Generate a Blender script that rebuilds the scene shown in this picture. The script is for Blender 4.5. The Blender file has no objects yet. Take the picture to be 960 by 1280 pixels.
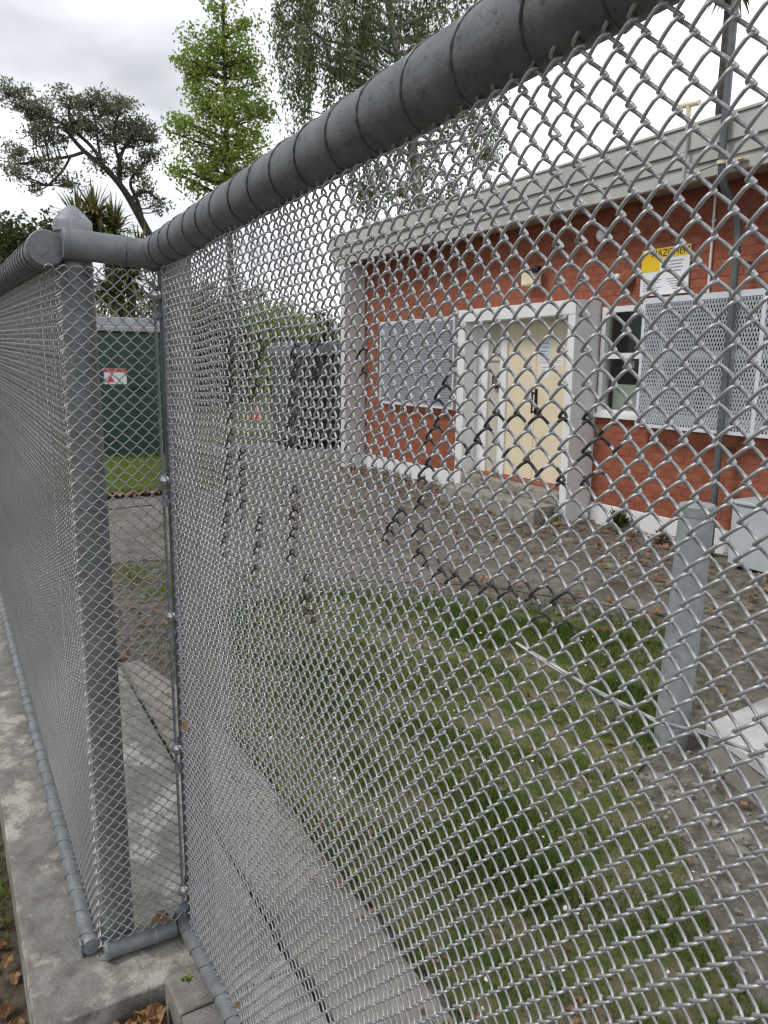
import bpy, math, random
import numpy as np
from mathutils import Vector, Matrix
S = bpy.context.scene
rng = np.random.default_rng(7); random.seed(7)
R_ = math.radians

# ------------------------------------------------------------ camera
HC = 1.545
F = 950.0
CAM = np.array([[0.86514374, -0.08864108, 0.49362846],
                [-0.50145995, -0.16861627, 0.84859087],
                [0.00801378, -0.98168799, -0.19032726]])   # rows: world axes in camera (right, down, forward)
cd = bpy.data.cameras.new('camera'); cam = bpy.data.objects.new('camera', cd); S.collection.objects.link(cam)
m = np.eye(4); m[:3, 0] = CAM[:, 0]; m[:3, 1] = -CAM[:, 1]; m[:3, 2] = -CAM[:, 2]; m[:3, 3] = (0, 0, HC)
cam.matrix_world = Matrix(m.tolist())
cd.sensor_fit = 'VERTICAL'; cd.sensor_height = 36.0; cd.sensor_width = 27.0; cd.lens = F / 1280 * 36
cd.clip_start = 0.02; cd.clip_end = 2000
cd.dof.use_dof = True; cd.dof.focus_distance = 0.95; cd.dof.aperture_fstop = 20
S.camera = cam
S.render.resolution_x = 768; S.render.resolution_y = 1024

# ------------------------------------------------------------ world and sun (overcast)
SUN_EL, SUN_AZ = R_(52), R_(-75)        # azimuth measured from +y towards +x
W = bpy.data.worlds.new('World'); S.world = W; W.use_nodes = True
nt = W.node_tree; N = nt.nodes; L = nt.links; N.clear()
wo = N.new('ShaderNodeOutputWorld'); mix = N.new('ShaderNodeMixShader')
b1 = N.new('ShaderNodeBackground'); b2 = N.new('ShaderNodeBackground')
sky = N.new('ShaderNodeTexSky'); sky.sky_type = 'NISHITA'; sky.sun_disc = False
sky.sun_elevation = SUN_EL; sky.sun_rotation = SUN_AZ
L.new(sky.outputs[0], b1.inputs[0]); b1.inputs[1].default_value = 0.1
tc = N.new('ShaderNodeTexCoord'); mp = N.new('ShaderNodeMapping'); mp.inputs['Scale'].default_value = (1, 1, 2.2)
mp.inputs['Location'].default_value = (0.3, 5.2, 2.4)
nz = N.new('ShaderNodeTexNoise'); nz.inputs['Scale'].default_value = 1.5; nz.inputs['Detail'].default_value = 5; nz.inputs['Roughness'].default_value = 0.5
L.new(tc.outputs['Generated'], mp.inputs[0]); L.new(mp.outputs[0], nz.inputs['Vector'])
dt = N.new('ShaderNodeVectorMath'); dt.operation = 'DOT_PRODUCT'; dt.inputs[1].default_value = (0.34, -0.10, -0.36)   # lighter cloud low and to the east
L.new(tc.outputs['Generated'], dt.inputs[0])
ad = N.new('ShaderNodeMath'); ad.operation = 'ADD'; L.new(nz.outputs['Fac'], ad.inputs[0]); L.new(dt.outputs['Value'], ad.inputs[1])
cr = N.new('ShaderNodeValToRGB'); e = cr.color_ramp.elements
e[0].position = 0.28; e[0].color = (0.40, 0.42, 0.455, 1); e[1].position = 0.52; e[1].color = (1.20, 1.22, 1.26, 1)
L.new(ad.outputs[0], cr.inputs[0]); L.new(cr.outputs[0], b2.inputs[0]); b2.inputs[1].default_value = 1.0
mix.inputs[0].default_value = 0.93
L.new(b1.outputs[0], mix.inputs[1]); L.new(b2.outputs[0], mix.inputs[2]); L.new(mix.outputs[0], wo.inputs[0])
sl = bpy.data.lights.new('sun', 'SUN'); so = bpy.data.objects.new('sun', sl); S.collection.objects.link(so)
sl.energy = 1.5; sl.angle = R_(18); sl.color = (1, 0.97, 0.93)
sd = Vector((math.sin(SUN_AZ) * math.cos(SUN_EL), math.cos(SUN_AZ) * math.cos(SUN_EL), math.sin(SUN_EL)))
so.rotation_euler = sd.to_track_quat('Z', 'Y').to_euler()
S.view_settings.view_transform = 'Standard'; S.view_settings.look = 'None'
S.view_settings.exposure = 0.5; S.view_settings.gamma = 1.0
S.cycles.filter_width = 1.15; S.cycles.max_bounces = 6; S.cycles.transparent_max_bounces = 12

# ------------------------------------------------------------ helpers: placing
def ray(px, py):
    return CAM @ np.array([px - 480.0, py - 640.0, F])
def at_y(px, py, y):
    r = ray(px, py); return np.array([0, 0, HC]) + r * (y / r[1])
def at_x(px, py, x):
    r = ray(px, py); return np.array([0, 0, HC]) + r * (x / r[0])
def at_z(px, py, z):
    r = ray(px, py); return np.array([0, 0, HC]) + r * ((z - HC) / r[2])

# ------------------------------------------------------------ helpers: materials
def mat(name, c1, c2=None, rough=0.7, metal=0.0, scale=8.0, detail=6, lo=0.35, hi=0.65, bump=0.0, bscale=40.0, spec=0.4,
        rnd=None, tint=None, c3=None, s3=2.0, lo3=0.55, hi3=0.7, coord='Object'):
    M = bpy.data.materials.new(name); M.use_nodes = True
    t = M.node_tree; n = t.nodes; l = t.links
    p = n['Principled BSDF']; p.inputs['Roughness'].default_value = rough; p.inputs['Metallic'].default_value = metal
    p.inputs['Specular IOR Level'].default_value = spec
    tcn = n.new('ShaderNodeTexCoord'); vec = tcn.outputs[coord]
    if c2 is None: c2 = c1
    a = n.new('ShaderNodeTexNoise'); a.inputs['Scale'].default_value = scale; a.inputs['Detail'].default_value = detail
    a.inputs['Roughness'].default_value = 0.65
    l.new(vec, a.inputs['Vector'])
    r = n.new('ShaderNodeValToRGB'); r.color_ramp.elements[0].position = lo; r.color_ramp.elements[1].position = hi
    r.color_ramp.elements[0].color = (*c1, 1); r.color_ramp.elements[1].color = (*c2, 1)
    l.new(a.outputs['Fac'], r.inputs[0]); out = r.outputs[0]
    if c3 is not None:
        a3 = n.new('ShaderNodeTexNoise'); a3.inputs['Scale'].default_value = s3; a3.inputs['Detail'].default_value = 8
        a3.inputs['Roughness'].default_value = 0.7
        l.new(vec, a3.inputs['Vector'])
        mr = n.new('ShaderNodeMapRange'); mr.inputs['From Min'].default_value = lo3; mr.inputs['From Max'].default_value = hi3
        l.new(a3.outputs['Fac'], mr.inputs['Value'])
        mx = n.new('ShaderNodeMix'); mx.data_type = 'RGBA'; l.new(mr.outputs[0], mx.inputs[0]); l.new(out, mx.inputs[6])
        mx.inputs[7].default_value = (*c3, 1); out = mx.outputs[2]
    if rnd is not None or tint is not None:
        # per-piece variation: object random for single pieces, face attribute "tint" for joined ones
        oi = n.new('ShaderNodeObjectInfo'); at = n.new('ShaderNodeAttribute'); at.attribute_name = 'tint'
        ad = n.new('ShaderNodeMath'); ad.operation = 'ADD'
        if rnd is not None: l.new(oi.outputs['Random'], ad.inputs[0])
        else: ad.inputs[0].default_value = 0
        l.new(at.outputs['Fac'], ad.inputs[1])
        fr = n.new('ShaderNodeMath'); fr.operation = 'FRACT'; l.new(ad.outputs[0], fr.inputs[0])
        rr = n.new('ShaderNodeValToRGB'); cols = rnd or tint
        while len(rr.color_ramp.elements) < len(cols): rr.color_ramp.elements.new(0.5)
        for i, c in enumerate(cols):
            rr.color_ramp.elements[i].position = i / max(1, len(cols) - 1); rr.color_ramp.elements[i].color = (*c, 1)
        l.new(fr.outputs[0], rr.inputs[0])
        mx = n.new('ShaderNodeMix'); mx.data_type = 'RGBA'; mx.blend_type = 'MULTIPLY'; mx.inputs[0].default_value = 1
        l.new(out, mx.inputs[6]); l.new(rr.outputs[0], mx.inputs[7]); out = mx.outputs[2]
    l.new(out, p.inputs['Base Color'])
    if bump:
        bn = n.new('ShaderNodeTexNoise'); bn.inputs['Scale'].default_value = bscale; bn.inputs['Detail'].default_value = 6
        l.new(vec, bn.inputs['Vector'])
        bp = n.new('ShaderNodeBump'); bp.inputs['Strength'].default_value = bump; bp.inputs['Distance'].default_value = 0.01
        l.new(bn.outputs['Fac'], bp.inputs['Height']); l.new(bp.outputs[0], p.inputs['Normal'])
    return M

def leaf_mat(name, cols, trans=0.35):
    M = bpy.data.materials.new(name); M.use_nodes = True
    t = M.node_tree; n = t.nodes; l = t.links; n.clear()
    o = n.new('ShaderNodeOutputMaterial'); d = n.new('ShaderNodeBsdfPrincipled'); tr = n.new('ShaderNodeBsdfTranslucent'); mx = n.new('ShaderNodeMixShader')
    d.inputs['Roughness'].default_value = 0.55; d.inputs['Specular IOR Level'].default_value = 0.35
    at = n.new('ShaderNodeAttribute'); at.attribute_name = 'tint'
    r = n.new('ShaderNodeValToRGB')
    while len(r.color_ramp.elements) < len(cols): r.color_ramp.elements.new(0.5)
    for i, c in enumerate(cols):
        r.color_ramp.elements[i].position = i / (len(cols) - 1); r.color_ramp.elements[i].color = (*c, 1)
    l.new(at.outputs['Fac'], r.inputs[0]); l.new(r.outputs[0], d.inputs['Base Color']); l.new(r.outputs[0], tr.inputs['Color'])
    mx.inputs[0].default_value = trans
    l.new(d.outputs[0], mx.inputs[1]); l.new(tr.outputs[0], mx.inputs[2]); l.new(mx.outputs[0], o.inputs[0])
    return M

# ------------------------------------------------------------ helpers: geometry
class MB:
    """collects shapes into one mesh"""
    def __init__(s): s.v = []; s.f = []; s.t = []; s.n = 0
    def add(s, v, f, tint=0.0):
        v = np.asarray(v, float).reshape(-1, 3)
        s.v.append(v); s.f += [tuple(i + s.n for i in q) for q in f]; s.t += [tint] * len(f); s.n += len(v)
    def box(s, x0, x1, y0, y1, z0, z1, tint=0.0):
        s.add([(x0, y0, z0), (x1, y0, z0), (x1, y1, z0), (x0, y1, z0), (x0, y0, z1), (x1, y0, z1), (x1, y1, z1), (x0, y1, z1)],
              [(3, 2, 1, 0), (4, 5, 6, 7), (0, 1, 5, 4), (1, 2, 6, 5), (2, 3, 7, 6), (3, 0, 4, 7)], tint)
    def prism(s, poly, z0, z1, tint=0.0):
        n = len(poly)
        g = lambda z, p: z(p[0], p[1]) if callable(z) else z
        v = [(p[0], p[1], g(z0, p)) for p in poly] + [(p[0], p[1], g(z1, p)) for p in poly]
        s.add(v, [tuple(range(n - 1, -1, -1)), tuple(range(n, 2 * n))] + [(i, (i + 1) % n, n + (i + 1) % n, n + i) for i in range(n)], tint)
    def tube(s, pts, rad, sides=8, caps=True, closed=False, tint=0.0):
        P = np.asarray(pts, float); n = len(P)
        rad = np.full(n, rad) if np.isscalar(rad) else np.asarray(rad, float)
        T = np.gradient(P, axis=0)
        if closed: T = np.roll(P, -1, 0) - np.roll(P, 1, 0)
        T /= np.linalg.norm(T, axis=1)[:, None] + 1e-12
        u = np.cross(T[0], (0, 0, 1.0))
        if np.linalg.norm(u) < 0.1: u = np.cross(T[0], (1.0, 0, 0))
        u /= np.linalg.norm(u)
        a = np.arange(sides) * 2 * math.pi / sides; V = []
        for i in range(n):
            u = u - T[i] * (u @ T[i]); u /= np.linalg.norm(u); w = np.cross(T[i], u)
            V.append(P[i] + rad[i] * (np.cos(a)[:, None] * u + np.sin(a)[:, None] * w))
        f = []
        for i in range(n if closed else n - 1):
            j = (i + 1) % n
            for k in range(sides):
                k2 = (k + 1) % sides
                f.append((i * sides + k, i * sides + k2, j * sides + k2, j * sides + k))
        if caps and not closed:
            f.append(tuple(range(sides - 1, -1, -1))); f.append(tuple((n - 1) * sides + k for k in range(sides)))
        s.add(np.concatenate(V), f, tint)
    def lathe(s, prof, c=(0, 0, 0), sides=24, M=None, tint=0.0):
        """prof: (radius, z) from bottom to top, about z, then matrix M, then moved to c"""
        a = np.arange(sides) * 2 * math.pi / sides; V = []; f = []
        for r, z in prof: V.append(np.stack([r * np.cos(a), r * np.sin(a), np.full(sides, z)], 1))
        V = np.concatenate(V)
        for i in range(len(prof) - 1):
            for k in range(sides):
                k2 = (k + 1) % sides
                f.append((i * sides + k, i * sides + k2, (i + 1) * sides + k2, (i + 1) * sides + k))
        if prof[0][0] > 1e-6: f.append(tuple(range(sides - 1, -1, -1)))
        if prof[-1][0] > 1e-6: f.append(tuple((len(prof) - 1) * sides + k for k in range(sides)))
        if M is not None: V = V @ np.asarray(M).T
        s.add(V + np.asarray(c, float), f, tint)
    def mesh(s, name, mats, smooth=False, angle=None):
        me = bpy.data.meshes.new(name)
        me.from_pydata(np.concatenate(s.v).tolist(), [], s.f)
        for mm in (mats if isinstance(mats, (list, tuple)) else [mats]): me.materials.append(mm)
        if any(s.t):
            at = me.attributes.new('tint', 'FLOAT', 'FACE'); at.data.foreach_set('value', np.array(s.t, np.float32))
        if smooth:
            me.polygons.foreach_set('use_smooth', [True] * len(me.polygons))
            if angle: me.set_sharp_from_angle(angle=R_(angle))
        me.update()
        return me
    def obj(s, name, mats, parent=None, smooth=False, angle=35, bevel=0.0, loc=None):
        me = s.mesh(name, mats, smooth or bevel > 0, angle)
        o = bpy.data.objects.new(name, me); S.collection.objects.link(o)
        if parent is not None: o.parent = parent
        if loc is not None: o.location = loc
        if bevel:
            b = o.modifiers.new('bevel', 'BEVEL'); b.width = bevel; b.segments = 2; b.limit_method = 'ANGLE'; b.angle_limit = R_(40)
            b.harden_normals = True
        return o

def quads_obj(name, V, M, parent=None, tint=None, k=4):
    """V: (n,k,3) loose faces"""
    n = len(V); me = bpy.data.meshes.new(name)
    me.vertices.add(n * k); me.vertices.foreach_set('co', V.reshape(-1).astype(np.float32))
    me.loops.add(n * k); me.loops.foreach_set('vertex_index', np.arange(n * k, dtype=np.int32))
    me.polygons.add(n); me.polygons.foreach_set('loop_start', np.arange(0, n * k, k, dtype=np.int32))
    me.polygons.foreach_set('loop_total', np.full(n, k, np.int32))
    me.materials.append(M)
    if tint is not None:
        at = me.attributes.new('tint', 'FLOAT', 'FACE'); at.data.foreach_set('value', np.asarray(tint, np.float32))
    me.update(); me.validate()
    o = bpy.data.objects.new(name, me); S.collection.objects.link(o)
    if parent is not None: o.parent = parent
    return o

def empty(name, label, cat, group=None, loc=(0, 0, 0)):
    o = bpy.data.objects.new(name, None); S.collection.objects.link(o); o.empty_display_size = 0.1
    o.location = loc; tag(o, label, cat, group); return o
def tag(o, label=None, cat=None, group=None, kind=None):
    if label: o['label'] = label
    if cat: o['category'] = cat
    if group: o['group'] = group
    if kind: o['kind'] = kind
    return o
def inst(name, me, parent=None, loc=(0, 0, 0), rot=(0, 0, 0), scale=None):
    o = bpy.data.objects.new(name, me); S.collection.objects.link(o)
    if parent is not None: o.parent = parent
    o.location = loc; o.rotation_euler = rot
    if scale is not None: o.scale = scale
    return o

# ------------------------------------------------------------ materials
GALV = mat('galvanised_wire', (0.34, 0.345, 0.35), (0.52, 0.525, 0.53), rough=0.46, metal=0.58, scale=60, lo=0.3, hi=0.7, c3=(0.2, 0.185, 0.16), s3=24, lo3=0.58, hi3=0.74)
BLACKPAINT = mat('black_spray', (0.02, 0.02, 0.021), (0.13, 0.13, 0.135), rough=0.45, scale=110, lo=.4, hi=.7)
PIPE = mat('weathered_shaded_pipe', (0.115, 0.122, 0.128), (0.21, 0.22, 0.226), rough=0.55, metal=0.2, scale=22, lo=0.3, hi=0.7, bump=0.12, bscale=160,  # weathered zinc, darkened for the shade on top rails seen from below
           c3=(0.05, 0.05, 0.055), s3=55, lo3=0.57, hi3=0.70)
POSTM = mat('galvanised_post', (0.14, 0.15, 0.153), (0.245, 0.258, 0.262), rough=0.5, metal=0.2, scale=18, lo=0.3, hi=0.7, bump=0.1, bscale=120,
           c3=(0.12, 0.125, 0.125), s3=26, lo3=0.55, hi3=0.72)
BOLTM = mat('bolt_zinc', (0.5, 0.5, 0.5), (0.62, 0.62, 0.62), rough=0.3, metal=0.9, scale=60)
PIPEC = mat('pipe_collar', (0.20, 0.215, 0.235), (0.30, 0.315, 0.335), rough=0.55, metal=0.25, scale=40, c3=(0.12, 0.125, 0.13), s3=30, lo3=0.58, hi3=0.7)
DARKWIRE = mat('lacing_wire', (0.09, 0.09, 0.095), (0.2, 0.2, 0.21), rough=0.5, metal=0.6, scale=40)
BOLLARD = mat('grey_paint', (0.22, 0.245, 0.258), (0.31, 0.335, 0.345), rough=0.5, scale=16, bump=0.08, c3=(0.15, 0.155, 0.15), s3=14, lo3=0.56, hi3=0.72)
CONC = mat('old_concrete', (0.145, 0.138, 0.12), (0.27, 0.26, 0.232), rough=0.9, scale=15, detail=10, lo=0.34, hi=0.66, bump=0.45, bscale=110, spec=0.2,
           c3=(0.40, 0.385, 0.345), s3=5, lo3=0.52, hi3=0.60)
SLAB = mat('slab_concrete', (0.22, 0.205, 0.172), (0.36, 0.338, 0.29), rough=0.9, scale=9, bump=0.5, bscale=120, spec=0.2, c3=(0.12, 0.108, 0.08), s3=4, lo3=0.52, hi3=0.68)
PALECONC = mat('lit_top_concrete', (0.40, 0.395, 0.38), (0.58, 0.575, 0.56), rough=0.9, scale=6, bump=0.3, bscale=90, spec=0.2)  # block top: the light it catches is put into the pale colour
BLOCKSIDE = mat('stained_shaded_concrete', (0.2, 0.19, 0.165), (0.34, 0.33, 0.3), rough=0.95, scale=6, bump=0.4, bscale=60, spec=0.2)  # block sides: stained grey-brown, with shade put into the darker colour
ASPH = mat('worn_asphalt', (0.13, 0.118, 0.10), (0.235, 0.218, 0.19), rough=0.95, scale=11, detail=9, bump=0.9, bscale=90, spec=0.15, c3=(0.085, 0.07, 0.05), s3=1.7, lo3=0.48, hi3=0.68)
SOIL = mat('bare_soil', (0.085, 0.074, 0.058), (0.20, 0.182, 0.152), rough=1, scale=14, bump=1.0, bscale=60, spec=0.1, c3=(0.28, 0.26, 0.22), s3=4, lo3=0.56, hi3=0.66)
DARKSOIL = mat('dark_soil', (0.05, 0.04, 0.03), (0.13, 0.105, 0.075), rough=1, scale=14, bump=1.0, bscale=70, spec=0.1)
TURF = mat('turf', (0.055, 0.085, 0.024), (0.14, 0.145, 0.055), rough=1, scale=9, bump=0.8, bscale=80, spec=0.1, c3=(0.19, 0.155, 0.11), s3=4.5, lo3=0.48, hi3=0.62)
GROUND = mat('ground', (0.16, 0.155, 0.14), (0.25, 0.24, 0.22), rough=1, scale=1.5, bump=0.5, bscale=40, spec=0.1)
BRICKM = mat('red_brick', (0.255, 0.086, 0.051), (0.33, 0.115, 0.069), rough=0.85, scale=14, bump=0.25, bscale=90, spec=0.25,
             rnd=[(0.86, 0.84, 0.85), (1.0, 1.0, 1.0), (1.06, 1.06, 1.04), (0.92, 0.89, 0.88), (1.0, 0.95, 0.94)])
MORTAR = mat('mortar', (0.235, 0.078, 0.047), (0.30, 0.104, 0.062), rough=0.95, scale=20)
WHITE = mat('white_paint', (0.72, 0.72, 0.71), (0.8, 0.8, 0.79), rough=0.6, scale=5, c3=(0.6, 0.6, 0.57), s3=4, lo3=0.6, hi3=0.8)
RENDERG = mat('offwhite_render', (0.60, 0.595, 0.57), (0.68, 0.675, 0.65), rough=0.8, scale=4, bump=0.1)
FASCIA = mat('fascia_paint', (0.43, 0.425, 0.395), (0.52, 0.515, 0.48), rough=0.6, scale=3, c3=(0.42, 0.41, 0.37), s3=5, lo3=0.6, hi3=0.75)
SOFFIT = mat('soffit_board', (0.24, 0.19, 0.14), (0.32, 0.26, 0.2), rough=0.8, scale=5)
CREAM = mat('cream_door_paint', (0.72, 0.62, 0.44), (0.77, 0.67, 0.49), rough=0.5, scale=3)
BEIGE = mat('beige_panel', (0.48, 0.455, 0.37), (0.55, 0.52, 0.43), rough=0.6, scale=4)
SCREEN = mat('white_coated_metal', (0.60, 0.635, 0.68), (0.68, 0.71, 0.755), rough=0.5, scale=6)
BLACK = mat('black_plastic', (0.012, 0.012, 0.013), rough=0.4)
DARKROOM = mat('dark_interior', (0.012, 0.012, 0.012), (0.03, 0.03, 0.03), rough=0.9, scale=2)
BLINDM = mat('pale_green_blind', (0.46, 0.50, 0.42), (0.56, 0.60, 0.52), rough=0.7, scale=5)
PAPER = mat('paper', (0.78, 0.79, 0.8), rough=0.6)
BLUEPAPER = mat('blue_paper', (0.52, 0.62, 0.74), (0.6, 0.68, 0.78), rough=0.6, scale=20)
YELLOW = mat('sign_yellow', (0.83, 0.55, 0.02), rough=0.5)
INK = mat('ink', (0.02, 0.02, 0.02), rough=0.6)
GREYINK = mat('grey_ink', (0.3, 0.31, 0.34), rough=0.6)
RED = mat('sign_red', (0.62, 0.06, 0.04), rough=0.5)
CABGREEN = mat('dark_green_paint', (0.014, 0.05, 0.032), (0.024, 0.07, 0.045), rough=0.45, scale=6)
CABROOF = mat('cabinet_roof', (0.30, 0.31, 0.31), (0.44, 0.45, 0.45), rough=0.6, scale=7)
CONTAINER = mat('blue_grey_paint', (0.055, 0.065, 0.075), (0.085, 0.098, 0.11), rough=0.6, scale=3)
CONTTOP = mat('blue_grey_roof', (0.15, 0.18, 0.24), (0.21, 0.24, 0.3), rough=0.6, scale=3)
CABGREY = mat('pale_grey_metal', (0.42, 0.46, 0.48), (0.5, 0.54, 0.55), rough=0.55, scale=5, c3=(0.34, 0.27, 0.19), s3=5, lo3=0.66, hi3=0.8)
ORANGE = mat('orange_plastic', (0.75, 0.14, 0.05), (0.82, 0.18, 0.07), rough=0.5)
CREAMP = mat('cream_plastic', (0.72, 0.64, 0.44), (0.78, 0.7, 0.5), rough=0.5)
BARK = mat('bark', (0.045, 0.038, 0.033), (0.11, 0.098, 0.085), rough=1, scale=12, bump=1, bscale=30, spec=0.1)
BIRCHBARK = mat('pale_bark', (0.30, 0.29, 0.27), (0.5, 0.49, 0.46), rough=0.9, scale=6, c3=(0.06, 0.055, 0.05), s3=9, lo3=0.56, hi3=0.62, spec=0.1)
GLASS = bpy.data.materials.new('window_glass'); GLASS.use_nodes = True
_n = GLASS.node_tree.nodes; _l = GLASS.node_tree.links; _n.clear()
_o = _n.new('ShaderNodeOutputMaterial'); _m = _n.new('ShaderNodeMixShader'); _t = _n.new('ShaderNodeBsdfTransparent'); _g = _n.new('ShaderNodeBsdfGlossy')
_g.inputs['Roughness'].default_value = 0.02; _t.inputs[0].default_value = (0.85, 0.88, 0.86, 1); _m.inputs[0].default_value = 0.04
_l.new(_t.outputs[0], _m.inputs[1]); _l.new(_g.outputs[0], _m.inputs[2]); _l.new(_m.outputs[0], _o.inputs[0])

# ============================================================ GROUND
def sheet(name, poly, z, M, kind='structure', sub=0):
    b = MB(); b.add([(x, y, z) for x, y in poly], [tuple(range(len(poly)))])
    return tag(b.obj(name, M), kind=kind)
sheet('ground', [(-300, -300), (300, -300), (300, 400), (-300, 400)], -0.22, GROUND)
sheet('street_verge', [(-40, -30), (0.064, -30), (0.064, 60), (-40, 60)], -0.19, DARKSOIL)
# raised yard behind the kerb
b = MB(); b.prism([(0.64, -30), (60, -30), (60, 120), (0.30, 120), (0.30, 1.76), (0.64, 1.76)], -0.21, -0.062); tag(b.obj('yard_ground', GROUND), kind='structure')
sheet('bare_soil', [(0.66, -2.5), (6, -2.5), (6, 12), (0.66, 12)], -0.054, SOIL)
sheet('asphalt_path', [(0.6, 6.1), (1.3, 6.25), (2.0, 5.75), (2.45, 5.0), (3.35, 4.3), (3.9, 3.35), (4.15, 2.7), (4.35, 3.6), (4.3, 6.4), (4.7, 9.0), (6.2, 11.2), (3.1, 9.55), (1.9, 9.3), (0.6, 9.2)], -0.048, ASPH)
def lawn_poly():
    return [(1.0, -1.5), (1.5, -1.5), (1.68, 1.05), (2.05, 1.5), (2.2, 1.86), (2.9, 2.15), (3.75, 3.0), (3.4, 3.55), (2.9, 4.1), (2.2, 4.72), (1.3, 4.6), (0.98, 3.9)]
sheet('lawn', lawn_poly(), -0.042, TURF)
sheet('far_verge', [(0.6, 9.35), (1.9, 9.4), (3.1, 9.65), (3.7, 11.2), (4.1, 14.8), (40, 16), (40, 60), (0.6, 60)], -0.042, TURF)

# kerb under the fence: one wide run, and the narrower run under the near panel
kz = lambda x, y: 0.0145 + 0.0252 * (min(y, 5.5) - 1.9)
b = MB()
ys = [1.705, 5.5, 30]
for y0, y1 in zip(ys[:-1], ys[1:]):
    g = 0.003 if y0 > 1.8 else 0.0
    b.prism([(0.062, y0 + g), (0.662, y0 + g), (0.662, y1), (0.062, y1)], -0.3, lambda x, y: kz(x, y))
kb = tag(b.obj('kerb', CONC, bevel=0.008), kind='structure')
kb2 = lambda x, y: 0.0145 + 0.1054 * (1.888 - y)
b = MB(); b.prism([(0.36, -2.5), (0.645, -2.5), (0.645, 1.545), (0.36, 1.545)], -0.3, kb2)
b.prism([(0.36, 1.550), (0.645, 1.550), (0.645, 1.700), (0.36, 1.700)], -0.3, kb2)
tag(b.obj('kerb', CONC, bevel=0.008), kind='structure')
b = MB()
_yy = np.linspace(-2.5, 3.95, 60); _jr = np.convolve(rng.normal(0, 1, 66), np.ones(7) / 7, 'valid')[:60]
_xr = .945 + .018 * _jr - .14 * np.clip((_yy - 2.6) / 1.35, 0, 1) ** 2; _xl = .690 + .006 * rng.normal(size=60)
b.prism([(x, y) for x, y in zip(_xr, _yy)] + [(x, y) for x, y in zip(_xl[::-1], _yy[::-1])], -.2, -.006)
tag(b.obj('concrete_edging', SLAB, bevel=0.006), kind='structure')

# ============================================================ CHAIN LINK
PITCH, STEP, WR = 0.0302, 0.0154, 0.0016
STEP_N, PITCH_N = 0.0135, 0.0293      # the near panel is woven a little tighter
def sstep(t): t = min(1, max(0, t)); return t * t * (3 - 2 * t)
def strand_pts(turns, odd, n=12, near=False, bulge=0.0):
    PITCH, STEP = (PITCH_N, STEP_N) if near else (0.0302, 0.0154)
    W_ = STEP + 2 * WR * 0.95; dep = WR * (2.7 if near else 2.3)
    if n == 12:
        fr = np.array([0, .035, .12, .25, .38, .465]); la = np.array([-.5, -.455, -.27, 0, .27, .455]); de = np.array([0, .7, 1, 1.06, 1, .7])
    else:
        fr = np.array([0, .08, .25, .42]); la = np.array([-.5, -.38, 0, .38]); de = np.array([0, .85, 1.1, .85])
    fr2 = np.concatenate([fr, fr + .5]); la2 = np.concatenate([la, -la]); de2 = np.concatenate([de, -de])
    k = np.arange(turns)
    z = ((k[:, None] + fr2[None]) * PITCH).reshape(-1); u = np.tile(la2 * W_, turns); d = np.tile(-de2 * dep, turns)
    z = np.append(z, turns * PITCH); u = np.append(u, la2[0] * W_); d = np.append(d, 0)
    if odd: u = -u; d = -d
    s = -1 if not odd else 1
    P = np.stack([u, d, z], 1)
    if n == 12:   # knuckled ends
        top = P[-1]; bot = P[0]
        P = np.vstack([[bot + np.array((s * .012, .004, .004)), bot + np.array((s * .010, .002, -.004)), bot + np.array((s * .004, 0, -.005))], P,
                       [top + np.array((s * .003, -.001, .005)), top + np.array((s * .010, -.004, .007)), top + np.array((s * .016, -.003, .004)), top + np.array((s * .019, .002, -.002))]])
    if bulge:      # the slack sheet is pushed in below the rail
        H = turns * PITCH; P = P.copy()
        P[:, 1] += [bulge * sstep((H - z) / .36) * sstep((z - .1) / .8) for z in P[:, 2]]
    return P
def strand_mesh(name, turns, odd, n, sides, paint=None, near=False, bulge=0.0):
    b = MB(); P = strand_pts(turns, odd, n, near, bulge); b.tube(P, WR, sides)
    me = b.mesh(name, [GALV, BLACKPAINT], True)
    if paint is not None:
        nf = (len(P) - 1) * sides
        mi = np.zeros(len(me.polygons), np.int32)
        seg = (P[:-1] + P[1:]) / 2
        fl = np.array([paint(p) for p in seg], bool)
        mi[:nf] = np.repeat(fl, sides); me.polygons.foreach_set('material_index', mi)
        if not fl.any(): return None
    return me

# spray-paint strokes on the near panel, (y, z) in the plane of the mesh
MX = 0.4675
def strokes_from(px_lists, x):
    out = []
    for w, pts in px_lists:
        q = [at_x(px, py, x)[1:] for px, py in pts]
        out += [(np.array(a), np.array(c), w) for a, c in zip(q[:-1], q[1:])]
    return out
STROKES = strokes_from([
    (.016, [(291, 425), (293, 530), (287, 600)]), (.016, [(289, 610), (283, 690)]),
    (.015, [(330, 425), (322, 500)]), (.015, [(305, 560), (306, 645)]),
    (.014, [(372, 435), (365, 560)]), (.014, [(372, 610), (367, 705)]), (.013, [(330, 640), (322, 715)]),
    (.012, [(388, 715), (385, 760), (400, 775)]),
    (.012, [(392, 420), (405, 440), (398, 470)]), (.010, [(452, 435), (457, 470)]),
    (.012, [(557, 458), (545, 520), (529, 600), (526, 640), (521, 685), (548, 717), (592, 736), (657, 747), (684, 752)]),
    (.009, [(609, 521), (640, 522), (690, 522), (714, 523)]), (.009, [(714, 523), (725, 545), (744, 562)]),
    (.009, [(604, 530), (580, 560), (566, 568)]), (.009, [(620, 560), (629, 576), (650, 590), (690, 604)]),
    (.008, [(700, 585), (726, 540)]), (.008, [(690, 604), (715, 598)]), (.012, [(500, 640), (480, 690)]), (.010, [(690, 790), (650, 770)])], MX)
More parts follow.
